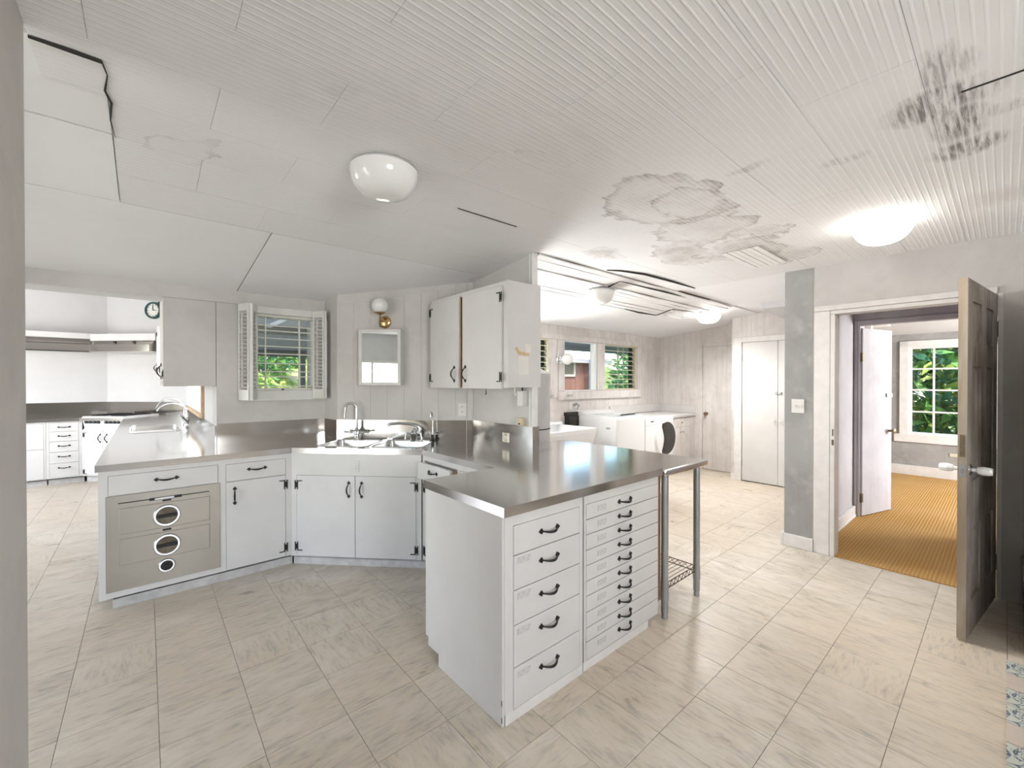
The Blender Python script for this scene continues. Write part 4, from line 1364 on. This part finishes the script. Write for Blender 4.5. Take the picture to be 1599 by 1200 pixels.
# door 2: plain white slab in the passage
FD2 = fr(5.63, 1.0, 0.53, -0.155)
d2 = thing('slab_door', 'plain white flush door standing open in the carpeted passage', 'door', (5.9, 0.93, 0.02))
obj('door_slab', B().box(0.0, 0.555, -0.035, 0.0, 0.02, 1.965), wall_lav, d2, FD2, 0.002)
kn = obj('door_knob', B().lathe([(0.012, 0), (0.012, 0.03), (0.026, 0.04), (0.028, 0.055), (0.0, 0.065)], 16), old_brass, d2, FD2 @ T(0.50, -0.035, 0.88) @ Matrix.Rotation(PI / 2, 4, 'X'), smooth=True)
obj('edge_bolt', B().box(0.545, 0.558, -0.055, 0.01, 0.87, 0.89), iron, d2, FD2)
obj('slide_bolt', B().box(0.44, 0.545, -0.047, -0.035, 1.245, 1.285), grey_metal, d2, FD2, 0.002)
for z_ in (0.16, 1.62):
    obj('butt_hinge', B().box(-0.012, 0.01, -0.04, 0.0, z_, z_ + 0.09), old_brass, d2, FD2)

# door 3: closet doors
FC3 = fr(6.428, 2.45, 0, -1)
d3 = thing('closet_door', 'white flush closet door with a slide bolt at the laundry end', 'door', (6.44, 2.2, 0))
obj('door_slab', B().box(0.004, 0.452, 0.0, 0.03, 0.012, 1.963), white, d3, FC3, 0.002)
d4 = thing('closet_door', 'narrow white closet door leaf half hidden by the grey plaster corner', 'door', (6.44, 1.85, 0))
obj('door_slab', B().box(0.456, 0.746, 0.0, 0.03, 0.012, 1.963), white, d4, FC3, 0.002)
for dd_, x_ in ((d3, 0.415), (d4, 0.495)):
    obj('pull_knob', B().lathe([(0.008, 0), (0.008, 0.015), (0.015, 0.022), (0.012, 0.032), (0, 0.034)], 14), chrome, dd_, FC3 @ T(x_, 0, 0.877) @ DR, smooth=True)
obj('slide_bolt', B().box(0.425, 0.452, -0.014, 0, 1.238, 1.275), grey_metal, d3, FC3, 0.002)
obj('bolt_keeper', B().box(0.456, 0.50, -0.018, 0, 1.240, 1.272), grey_metal, d4, FC3, 0.002)
for z_ in (0.22, 1.70):
    obj('butt_hinge', B().tube([(0.0, -0.006, z_), (0.0, -0.006, z_ + 0.09)], 0.007, 8), grey_metal, d3, FC3)
# door 4: stained flush door
FD4 = fr(6.828, 3.195, 0, -1)
d5 = thing('flush_door', 'dingy flush door with a brown knob at the end of the laundry', 'door', (6.83, 2.95, 0))
obj('door_slab', B().box(0.003, 0.60, -0.012, 0.0, 0.012, 1.968), wall_stain, d5, FD4, 0.002)
obj('door_knob', B().lathe([(0.026, 0), (0.024, 0.006), (0.010, 0.01), (0.010, 0.03), (0.026, 0.038), (0.029, 0.052), (0.018, 0.064), (0, 0.066)], 18), raw_wood, d5, FD4 @ T(0.065, -0.012, 0.898) @ DR, smooth=True)

# strike plate on the doorway jamb
tag(obj('strike_plate', B().box(W - 0.013, W - 0.010, 0.900, 0.914, 0.90, 0.945).box(W - 0.013, W - 0.010, 0.903, 0.911, 0.975, 1.03), old_brass), 'tarnished strike plate on the doorway jamb', 'strike plate')

# ------------------------------------------------------------------ laundry
# washer
wx0, wx1, wy0, wy1 = 4.565, 5.225, 3.25, 3.92
ws_ = thing('washing_machine', 'white top-loading washing machine with a glass lid under the laundry window', 'washer', (4.9, 3.6, 0))
obj('washer_body', B().box(wx0, wx1, wy0, wy1, 0.02, 0.935), enamel, ws_, None, 0.015, seg=3)
obj('washer_top', B().prism([(wy0 + 0.002, 0.925), (wy1, 0.925), (wy1, 1.01), (wy1 - 0.10, 1.0), (wy1 - 0.20, 0.965), (wy0 + 0.03, 0.952)], wx0 + 0.003, wx1 - 0.003, 'x'), enamel, ws_, None, 0.012, seg=3)
obj('lid', B().box(wx0 + 0.07, wx1 - 0.07, wy0 + 0.06, wy1 - 0.22, 0.951, 0.966), lid_glass, ws_, None, 0.006)
obj('lid_handle', B().prism([(wx0 + 0.16, 0.0), (wx1 - 0.16, 0.0), (wx1 - 0.22, 0.026), (wx0 + 0.22, 0.026)], 0, 0.01), dark, ws_, T(0, wy0 + 0.055, 0.966))
obj('front_badge', B().box(-0.002, 0, -0.03, 0.03, -0.012, 0.012), grey_metal, ws_, T(wx0, wy0 + 0.13, 0.80))
# dryer
dx0, dx1, dy0, dy1 = 5.27, 6.03, 3.27, 3.92
dr = thing('clothes_dryer', 'white front-loading dryer with a dark round door beside the washing machine', 'dryer', (5.65, 3.6, 0))
obj('dryer_body', B().box(dx0, dx1, dy0, dy1, 0.02, 0.90), enamel, dr, None, 0.012, seg=3)
MD = T(5.79, dy0, 0.585) @ DR
dring = obj('door_ring', B().lathe([(0.0, 0.02), (0.225, 0.022), (0.24, 0.035), (0.275, 0.032), (0.295, 0.0)], 44), enamel, dr, MD, smooth=True)
pl = []
for q in range(33):
    t = 2 * PI * q / 32
    x_ = 0.235 * math.cos(t)
    z_ = 0.235 * math.sin(t)
    if x_ < -0.06:
        x_ = -0.06 - 0.13 * (0.5 - 0.5 * math.cos(2 * PI * (z_ / 0.47 + 0.5))) * 0 - 0.10 * abs(z_ / 0.235) ** 1.5
    pl.append((x_, z_))
obj('door_glass', B().prism(pl[:-1], 0.02, 0.038), dark_glass, dring, MD)
obj('control_knob', B().lathe([(0.02, 0), (0.018, 0.02), (0, 0.022)], 18), grey_metal, dr, T(5.88, dy0, 0.845) @ DR, smooth=True)
obj('panel_badge', B().box(5.40, 5.48, dy0 - 0.002, dy0, 0.835, 0.850), iron, dr)
obj('panel_line', B().box(dx0 + 0.01, dx1 - 0.01, dy0 - 0.0015, dy0, 0.792, 0.796), grey_metal, dr)
# laundry base cabinet + counter
FLc = fr(6.05, 3.33, 1, 0)
lc = thing('laundry_cabinet', 'peeling low cabinet with a drawer in the laundry corner', 'cabinet', (6.4, 3.6, 0))
cabinet(lc, FLc, 0.77, 0.08, 0.855, 0.60, [dict(k='drawer', x0=0.04, x1=0.62, z0=0.70, z1=0.835), dict(k='door', x0=0.04, x1=0.33, z0=0.10, z1=0.69), dict(k='door', x0=0.33, x1=0.62, z0=0.10, z1=0.69)], toe=(0, 0.77, 0.04), body_mat=wall_stain)
for x_, z_ in ((0.33, 0.77), (0.29, 0.62), (0.37, 0.62)):
    obj('pull_knob', B().lathe([(0.007, 0), (0.014, 0.016), (0, 0.026)], 12), chrome, lc, FLc @ T(x_, -0.002, z_) @ DR, smooth=True)
lt_ = thing('laundry_counter', 'white laundry counter ledge behind the dryer and corner cabinet', 'counter', (6.4, 3.6, 0.856))
obj('counter_slab', B().box(6.04, 6.825, 3.31, 3.945, 0.857, 0.897), white, lt_, None, 0.003)
obj('splash_board', B().box(5.35, 6.825, 3.925, 3.948, 0.905, 1.035).box(6.80, 6.826, 3.32, 3.925, 0.898, 1.02), white, lt_, None, 0.003)
# utility sink
us = thing('utility_sink', 'deep white plastic laundry tub left of the washing machine', 'sink', (3.75, 3.55, 0))
X0, X1, Y0, Y1 = 3.32, 4.15, 3.24, 3.90
tub = B()
o4 = [(X0, Y0), (X1, Y0), (X1, Y1), (X0, Y1)]
ix = 0.035
i4 = [(X0 + ix, Y0 + ix), (X1 - ix, Y0 + ix), (X1 - ix, Y1 - ix), (X0 + ix, Y1 - ix)]
b4 = [(X0 + 0.11, Y0 + 0.10), (X1 - 0.11, Y0 + 0.10), (X1 - 0.11, Y1 - 0.08), (X0 + 0.11, Y1 - 0.08)]
ob = [(X0 + 0.085, Y0 + 0.075), (X1 - 0.085, Y0 + 0.075), (X1 - 0.085, Y1 - 0.05), (X0 + 0.085, Y1 - 0.05)]
vs = [(x, y, 0.85) for x, y in o4] + [(x, y, 0.85) for x, y in i4] + [(x, y, 0.50) for x, y in b4] + [(x, y, 0.80) for x, y in o4] + [(x, y, 0.46) for x, y in ob]
fs = []
for i in range(4):
    j = (i + 1) % 4
    fs += [(i, j, 4 + j, 4 + i), (4 + i, 4 + j, 8 + j, 8 + i), (12 + i, 12 + j, j, i), (16 + i, 16 + j, 12 + j, 12 + i)]
fs += [(8, 9, 10, 11), (19, 18, 17, 16)]
tub.add(vs, fs)
obj('tub', tub, enamel, us, None, 0.008, seg=3)
obj('deck_ledge', B().box(X0, X1, Y1 - 0.10, Y1 + 0.03, 0.852, 0.885), enamel, us, None, 0.006)
for x_ in (X0 + 0.13, X1 - 0.13):
    for y_ in (Y0 + 0.12, Y1 - 0.10):
        obj('leg', B().box(x_ - 0.02, x_ + 0.02, y_ - 0.02, y_ + 0.02, 0, 0.47), enamel, us)
# hot water tank behind the partition
MT_ = T(2.64, 2.87, 0)
tk = thing('water_heater', 'grey cylindrical water heater tank behind the partition end', 'water heater', (2.64, 2.87, 0))
obj('tank_shell', B().lathe([(0.0, 0.62), (0.215, 0.62), (0.22, 0.64), (0.22, 1.485), (0.205, 1.495), (0.13, 1.535), (0.06, 1.555), (0.0, 1.56)], 48), tank_grey, tk, MT_, smooth=True)
obj('tank_band', B().lathe([(0.2215, 0.985), (0.2235, 0.987), (0.2235, 0.993), (0.2215, 0.995)], 48), dark, tk, MT_)
obj('tank_stand', B().lathe([(0.19, 0.0), (0.19, 0.62)], 32).lathe([(0.225, 0.62), (0.225, 0.86), (0.2205, 0.862)], 48), dark, tk, MT_)
tag(obj('valve_handle', B().box(2.199, 2.206, 2.290, 2.305, 1.20, 1.32).tube([(2.202, 2.297, 1.26), (2.215, 2.297, 1.26)], 0.01, 8), old_brass), 'dark metal latch bar on the partition edge', 'latch')
# laundry wall lamp, outlet, boxes
sc2 = thing('wall_sconce', 'white globe sconce left of the laundry window', 'sconce', (4.27, 3.92, 1.71))
obj('back_plate', B().lathe([(0, 0.018), (0.045, 0.014), (0.055, 0)], 24), chrome, sc2, T(4.22, 3.924, 1.70) @ DR, smooth=True)
obj('arm', B().tube([(4.22, 3.91, 1.70), (4.23, 3.86, 1.70)], 0.018, 10), white, sc2, None, smooth=True)
obj('glass_globe', B().lathe([(0.0, 0.07)] + [(0.075 * math.sin(PI * q / 12), 0.075 * math.cos(PI * q / 12)) for q in range(1, 12)] + [(0, -0.075)], 26), opal, sc2, T(4.24, 3.80, 1.71), smooth=True)
outlet('wall_outlet', 'white outlet with a plugged grey cord behind the washing machine', fr(4.50, 3.949, 1, 0, 1.075), 0.115, 0.10, plastic, 'outlet', plastic)
tag(obj('power_cord', B().tube([(4.52, 3.935, 1.08), (4.545, 3.89, 1.10), (4.585, 3.885, 1.09), (4.60, 3.92, 1.05), (4.605, 3.937, 1.02)], [0.020, 0.018, 0.009, 0.007, 0.006], 8), grey_metal), 'grey power cord plugged in behind the washing machine', 'cord')
tag(obj('drain_box', B().box(4.35, 4.55, 3.86, 3.949, 0.80, 0.94).box(4.335, 4.558, 3.88, 3.949, 0.941, 0.99), dark, bevel=0.003), 'dark recessed drain box between laundry tub and washing machine', 'box')
for q, (x_, lab) in enumerate(((3.98, 'chrome laundry tap left of the window sill end'), (4.36, 'chrome laundry tap under the window sill'))):
    tp = thing('wall_tap', lab, 'tap', (x_, 3.92, 1.22), 'laundry wall taps')
    obj('tap_stem', B().tube([(x_, 3.95, 1.222), (x_, 3.86, 1.222)], 0.014, 10), chrome, tp, None, smooth=True)
    obj('tap_handle', B().tube([(x_ - 0.04, 3.85, 1.222), (x_ + 0.045, 3.85, 1.225)], [0.010, 0.013], 10), grey_metal, tp, None, smooth=True)

# ------------------------------------------------------------------ far kitchen
FK = fr(-1.70, 8.44, 1, 0)
fk1 = thing('base_cabinet', 'white far kitchen cabinet with two plain doors one above the other', 'cabinet', (-1.35, 8.7, 0))
cabinet(fk1, FK, 0.675, 0.09, ZB, 0.60, [dict(k='door', x0=0.02, x1=0.658, z0=0.50, z1=0.845), dict(k='door', x0=0.02, x1=0.658, z0=0.10, z1=0.497)], toe=(0, 0.69, 0.06))
fk2 = thing('base_cabinet', 'white far kitchen cabinet with a column of five drawers', 'cabinet', (-0.85, 8.7, 0))
zz = [0.850, 0.728, 0.593, 0.448, 0.294, 0.105]
cabinet(fk2, fr(-1.022, 8.44, 1, 0), 0.345, 0.09, ZB, 0.60, [dict(k='drawer', x0=0.028, x1=0.312, z0=zz[q + 1], z1=zz[q], handles=[(0.17, zz[q] - 0.062, 'h')]) for q in range(5)], toe=(0, 0.36, 0.06))
FKd = fr(-0.677, 8.437, 1, -1)
fk3 = thing('base_cabinet', 'white diagonal far kitchen cabinet with two doors under the cooktop controls', 'cabinet', (-0.4, 8.3, 0))
cabinet(fk3, FKd, 0.63, 0.09, 0.735, 0.45, [dict(k='door', x0=0.025, x1=0.315, z0=0.10, z1=0.722, handles=[(0.275, 0.62, 'v')], hinge='l', hz=(0.665, 0.15)), dict(k='door', x0=0.315, x1=0.605, z0=0.10, z1=0.722, handles=[(0.375, 0.62, 'v')], hinge='r', hz=(0.665, 0.15))], toe=(0, 0.63, 0.06))
stv = thing('gas_range', 'white built-in gas range top with black control knobs in the far corner', 'stove', (-0.4, 8.35, 0.74))
obj('control_panel', B().prism([(0.0, 0.735), (0.55, 0.735), (0.55, 0.925), (0.0, 0.925), (-0.015, 0.912), (0.02, 0.76)], 0.01, 0.62, 'x'), enamel, stv, FKd, 0.004)
for q in range(9):
    if q == 4:
        continue
    obj('control_knob', B().lathe([(0.021, 0), (0.019, 0.026), (0, 0.028)], 16), iron, stv, FKd @ T(0.075 + 0.06 * q, 0.004, 0.845) @ DR, smooth=True)
    obj('burner_grate', B().box(0.05 + 0.06 * q, 0.06 + 0.06 * q, 0.08, 0.5, 0.925, 0.94), iron, stv, FKd)
# far kitchen: long run cabinets below the counter edge
fk4 = thing('base_cabinet', 'white cabinet run under the far sink counter facing the far kitchen', 'cabinet', (0.1, 6.0, 0))
cabinet(fk4, fr(-0.222, 7.96, 0, -1), 3.76, 0.078, ZB - 0.02, 0.60, [dict(k='door', x0=0.05 + 0.46 * q, x1=0.49 + 0.46 * q, z0=0.10, z1=0.83, handles=[(0.10 + 0.46 * q, 0.72, 'v')]) for q in range(8)], toe=(0, 3.76, 0.05))
# range hood
hd = thing('range_hood', 'long stainless range hood turning the far kitchen corner', 'hood', (-0.6, 8.7, 1.85))
obj('hood_straight', B().prism([(8.63, 1.85), (9.07, 1.85), (9.07, 2.03), (8.75, 2.03), (8.70, 1.965), (8.63, 1.945)], -1.75, -0.62, 'x'), steel_bs, hd)
FH = fr(-0.62, 8.63, 1, -1)
obj('hood_diagonal', B().prism([(0.0, 1.845), (0.40, 1.845), (0.40, 2.00), (0.05, 2.00), (0.04, 1.955), (0.0, 1.945)], 0.0, 0.93, 'x'), steel_bs, hd, FH)
for x_ in (0.36, 0.66):
    obj('hood_knob', B().lathe([(0.018, 0), (0.015, 0.02), (0, 0.022)], 14), iron, hd, FH @ T(x_, 0.05, 1.978) @ DR, smooth=True)
obj('soffit_straight', B().box(-1.75, -0.60, 8.70, 9.07, 2.032, 2.11), wall_clean, hd)
obj('soffit_diagonal', B().box(0.0, 1.0, 0.02, 0.35, 2.002, 2.10), wall_clean, hd, FH)
obj('hood_shade_strip', B().box(-1.75, -0.62, 8.635, 8.66, 1.838, 1.852), dark, hd)  # dark strip standing in for the shade under the hood lip
# wall clock on the diagonal wall
ck = thing('wall_clock', 'round green-rimmed wall clock high in the far kitchen', 'clock', (0.10, 8.5, 2.49))
MC = fr(0.105, 8.515, 1, -1, 2.50)
obj('clock_rim', B().lathe([(0.098, -0.01), (0.128, -0.01), (0.128, 0.03), (0.118, 0.045), (0.098, 0.03)], 36), clock_green, ck, MC @ DR, smooth=True)
obj('clock_face', B().lathe([(0.0, 0.022), (0.10, 0.022)], 36), paper, ck, MC @ DR)
obj('clock_hand', B().box(-0.004, 0.004, -0.030, -0.026, 0, 0.075).box(0.0, 0.055, -0.030, -0.026, -0.004, 0.004), clock_green, ck, MC)
for q in range(12):
    a_ = PI * q / 6
    obj('hour_mark', B().box(-0.004, 0.004, -0.026, -0.0225, 0.078, 0.092), clock_green, ck, MC @ Matrix.Rotation(a_, 4, 'Y'))
# upper cabinets on the far right wall
uc = thing('wall_cabinet', 'plain grey-white cabinet end hanging beside the wide opening', 'cabinet', (0.27, 4.75, 1.375))
FU = fr(0.102, 5.10, 0, -1)
cabinet(uc, FU, 0.965, 1.377, 2.30, 0.325, [dict(k='door', x0=0.03, x1=0.48, z0=1.40, z1=2.27, handles=[(0.43, 1.50, 'v')], hinge='l', hz=(2.15, 1.52)), dict(k='door', x0=0.48, x1=0.935, z0=1.40, z1=2.27, handles=[(0.53, 1.50, 'v')], hinge='r', hz=(2.15, 1.47))], body_mat=wall_paint)
uc2 = thing('wall_cabinet', 'white far kitchen wall cabinet between the sink window and the hood', 'cabinet', (0.27, 7.8, 1.45))
cabinet(uc2, fr(0.12, 8.16, 0, -1), 0.72, 1.47, 2.16, 0.30, [dict(k='door', x0=0.03, x1=0.36, z0=1.49, z1=2.14, handles=[(0.31, 1.60, 'v')], hinge='l', hz=(2.05, 1.58)), dict(k='door', x0=0.36, x1=0.69, z0=1.49, z1=2.14, handles=[(0.41, 1.60, 'v')], hinge='r', hz=(2.05, 1.58))])

# far room ceiling light
flp = thing('ceiling_lamp', 'flat square white ceiling light in the carpeted far room', 'lamp', (7.0, 1.25, 2.16), 'flat ceiling light of the far room')
obj('light_panel', B().box(6.6, 7.5, 1.0, 1.45, 2.145, 2.185), ceil_bright, flp, None, 0.004)
obj('light_trim', B().box(6.57, 7.53, 0.97, 1.48, 2.180, 2.235), white, flp, None, 0.003)
tag(obj('keyhole_plate', B().box(8.722, 8.73, 0.42, 0.52, 0.335, 0.380), cream), 'cream cover plate low on the far room wall under the window', 'cover plate')

# low dark cabinet corner cut by the right edge
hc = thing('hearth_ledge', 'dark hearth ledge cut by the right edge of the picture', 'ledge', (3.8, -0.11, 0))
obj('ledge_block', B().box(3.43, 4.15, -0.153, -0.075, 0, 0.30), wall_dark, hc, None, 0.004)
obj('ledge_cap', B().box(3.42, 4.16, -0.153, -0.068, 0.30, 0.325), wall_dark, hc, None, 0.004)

# ------------------------------------------------------------------ outdoors
grass = plain('dry_grass', (0.30, 0.29, 0.10), 0.9, var=0.5, scale=2.2, coords='World')
k = NT('hill_grass')
v = k.coord('World')
a = k.noise(v, 1.6, 6, 0.65)
b = k.noise(v, 9.0, 4, 0.6)
c = k.ramp(k.mix(0.4, a, b), [(0.38, (0.10, 0.17, 0.025)), (0.48, (0.34, 0.36, 0.08)), (0.56, (0.46, 0.37, 0.21)), (0.66, (0.50, 0.47, 0.13))])
k.col(c)
k.set(0.9, 0, 0.1)
hill_mat = k.m
leafs = []
for nm, c in (('leaf_green', (0.20, 0.42, 0.09)), ('leaf_deep', (0.06, 0.19, 0.09)), ('leaf_lime', (0.52, 0.60, 0.12))):
    leafs.append(plain(nm, c, 0.5, var=0.35, scale=3, coords='World'))
metal_roof = plain('patio_roof_metal', (0.27, 0.30, 0.31), 0.6, var=0.06)
beam_paint = plain('patio_beam_paint', (0.10, 0.105, 0.09), 0.6)
white_beam = plain('patio_brace_paint', (0.55, 0.56, 0.56), 0.6)
brick_red = plain('russet_board', (0.30, 0.13, 0.085), 0.75, var=0.15, scale=4, coords='World')
roof_pink = plain('faded_roof', (0.55, 0.46, 0.43), 0.6, var=0.12, scale=5, coords='World')
blue_grey = plain('blue_grey_paint', (0.25, 0.29, 0.32), 0.6)

struct(obj('ground_outside', B().box(-12, 30, -12, 30, -0.5, -0.125), grass))
hv, hf = [], []
nx, ny = 28, 16
for j in range(ny + 1):
    for i in range(nx + 1):
        x = -4 + 24 * i / nx
        y = 10.2 + 14 * j / ny
        z = -0.2 + 5.6 * (j / ny) ** 0.8 + 0.12 * math.sin(x * 1.7 + j) + 0.10 * math.sin(x * 3.1 - y)
        hv.append((x, y, z))
for j in range(ny):
    for i in range(nx):
        a = j * (nx + 1) + i
        hf.append((a, a + 1, a + nx + 2, a + nx + 1))
struct(obj('hillside', B().add(hv, hf), hill_mat, smooth=True))


def bush(name, label, cx, cy, cz, rx, ry, rz, n, size, mats, seed, stem_to=None):
    rd = random.Random(seed)
    t = thing(name, label, 'shrub', (cx, cy, 0), None)
    bs_ = [B() for _ in mats]
    for q in range(n):
        while True:
            p = Vector((rd.uniform(-1, 1), rd.uniform(-1, 1), rd.uniform(-1, 1)))
            if 0.35 < p.length < 1:
                break
        c = Vector((cx + p.x * rx, cy + p.y * ry, cz + p.z * rz))
        d = Vector((rd.gauss(0, 1), rd.gauss(0, 1), rd.gauss(0, 0.6))).normalized()
        e = d.cross(Vector((rd.gauss(0, 1), rd.gauss(0, 1), rd.gauss(0, 1)))).normalized()
        nrm = d.cross(e)
        L = size * rd.uniform(0.6, 1.3)
        w = L * 0.34
        m = rd.choices(range(len(mats)), [0.5, 0.28, 0.22][:len(mats)])[0]
        bs_[m].add([c - d * L, c + e * w - nrm * L * 0.08, c + d * L - nrm * L * 0.2, c - e * w - nrm * L * 0.08], [(0, 1, 2, 3)])
    for bb, m in zip(bs_, mats):
        if bb.v:
            o = obj('foliage', bb, m, t)
            o['kind'] = 'stuff'
    obj('stem', B().tube([(cx, cy, -0.15), (cx + 0.03, cy, cz * 0.5), (cx, cy, cz)], [0.05, 0.04, 0.02], 8), raw_wood, t)
    return t


bush('hedge_shrub', 'green hedge shrub on the hill seen through the small grilled window', 2.2, 12.6, 2.15, 1.2, 0.7, 0.62, 1500, 0.11, leafs[:2], 3)
bush('hedge_shrub', 'lime low shrub at left through the small grilled window', 1.9, 11.2, 1.15, 0.8, 0.5, 0.5, 700, 0.09, [leafs[2], leafs[0]], 4)
bush('garden_shrub', 'leafy green shrub behind the laundry louvers', 10.4, 6.75, 1.3, 1.1, 0.6, 1.25, 1500, 0.12, leafs[:2], 5)
bush('garden_shrub', 'bright leafy shrub filling the far room window', 10.3, 0.70, 1.25, 0.55, 1.15, 1.35, 1700, 0.15, leafs, 6)
bush('garden_shrub', 'deep green shrub behind the far room window shrub', 12.0, 0.6, 1.5, 0.7, 2.0, 2.1, 1600, 0.19, [leafs[1], leafs[0]], 8)

# patio roof outside the small window
pr_ = thing('patio_roof', 'grey corrugated patio roof outside the small grilled window', 'roof', (2.0, 6.8, 2.1))
rbm = B()
for q in range(60):
    y0 = 4.55 + q * 0.075
    z0 = 2.52 - 0.115 * (y0 - 4.55)
    rbm.prism([(y0, z0), (y0 + 0.040, z0 - 0.016), (y0 + 0.075, z0 - 0.0086), (y0 + 0.075, z0 + 0.006), (y0 + 0.04, z0 - 0.002), (y0, z0 + 0.012)], 0.62, 4.2, 'x')
obj('roof_sheet', rbm, metal_roof, pr_)
for y_ in (5.6, 7.0, 8.95):
    z_ = 2.52 - 0.115 * (y_ - 4.55)
    obj('purlin', B().box(0.62, 4.2, y_, y_ + 0.07, z_ - 0.13, z_ - 0.02), beam_paint, pr_)
obj('brace', B().tube([(1.00, 5.2, 2.02), (1.55, 5.9, 2.34)], 0.035, 4), white_beam, pr_)
obj('post', B().box(2.28, 2.36, 8.9, 8.98, -0.12, 1.93), beam_paint, pr_)
obj('post', B().box(4.0, 4.1, 8.9, 9.0, -0.12, 1.93), beam_paint, pr_)

# neighbouring outbuilding seen through the laundry window
nb = thing('outbuilding', 'russet boarded outbuilding seen through the laundry window', 'building', (9.5, 8.6, 0))
obj('board_wall', B().box(7.0, 10.6, 8.2, 8.4, -0.12, 2.05).box(10.4, 10.6, 8.4, 12, -0.12, 2.05), brick_red, nb)
pl_m = B().box(-0.004, 0.004, 8.19, 8.2, -0.1, 2.05).mesh('wall_batten')
for q in range(18):
    place('wall_batten', pl_m, brick_red, nb, T(7.1 + 0.2 * q, 0, 0))
wf = obj('window_frame', B().box(8.75, 9.45, 8.15, 8.2, 1.55, 2.0), cream, nb, None, 0.004)
obj('pane', B().box(8.83, 9.37, 8.14, 8.155, 1.62, 1.94), old_brass, wf)
rp = B()
for q in range(40):
    x0 = 6.6 + q * 0.11
    rp.prism([(x0, 0.0), (x0 + 0.055, -0.02), (x0 + 0.11, 0.0), (x0 + 0.11, 0.012), (x0 + 0.055, -0.008), (x0, 0.012)], 0, 2.6, 'y')
obj('roof_sheet', rp, roof_pink, nb, T(0, 7.98, 2.04) @ Matrix.Rotation(math.radians(13), 4, 'X'))
obj('corner_post', B().box(9.75, 9.95, 7.7, 7.9, -0.12, 2.05), blue_grey, nb)
obj('eave_beam', B().box(6.6, 11.0, 7.99, 8.05, 1.95, 2.04), roof_pink, nb)
ev = thing('laundry_eave', 'blue-grey eave boards outside the laundry window', 'eave', (6.0, 4.8, 2.05))
obj('eave_board', B().prism([(4.42, 2.165), (5.3, 2.08), (5.3, 2.12), (4.42, 2.225)], 3.6, 8.0, 'x'), blue_grey, ev)
obj('eave_fascia', B().box(3.6, 8.0, 5.28, 5.33, 1.99, 2.13), blue_grey, ev)
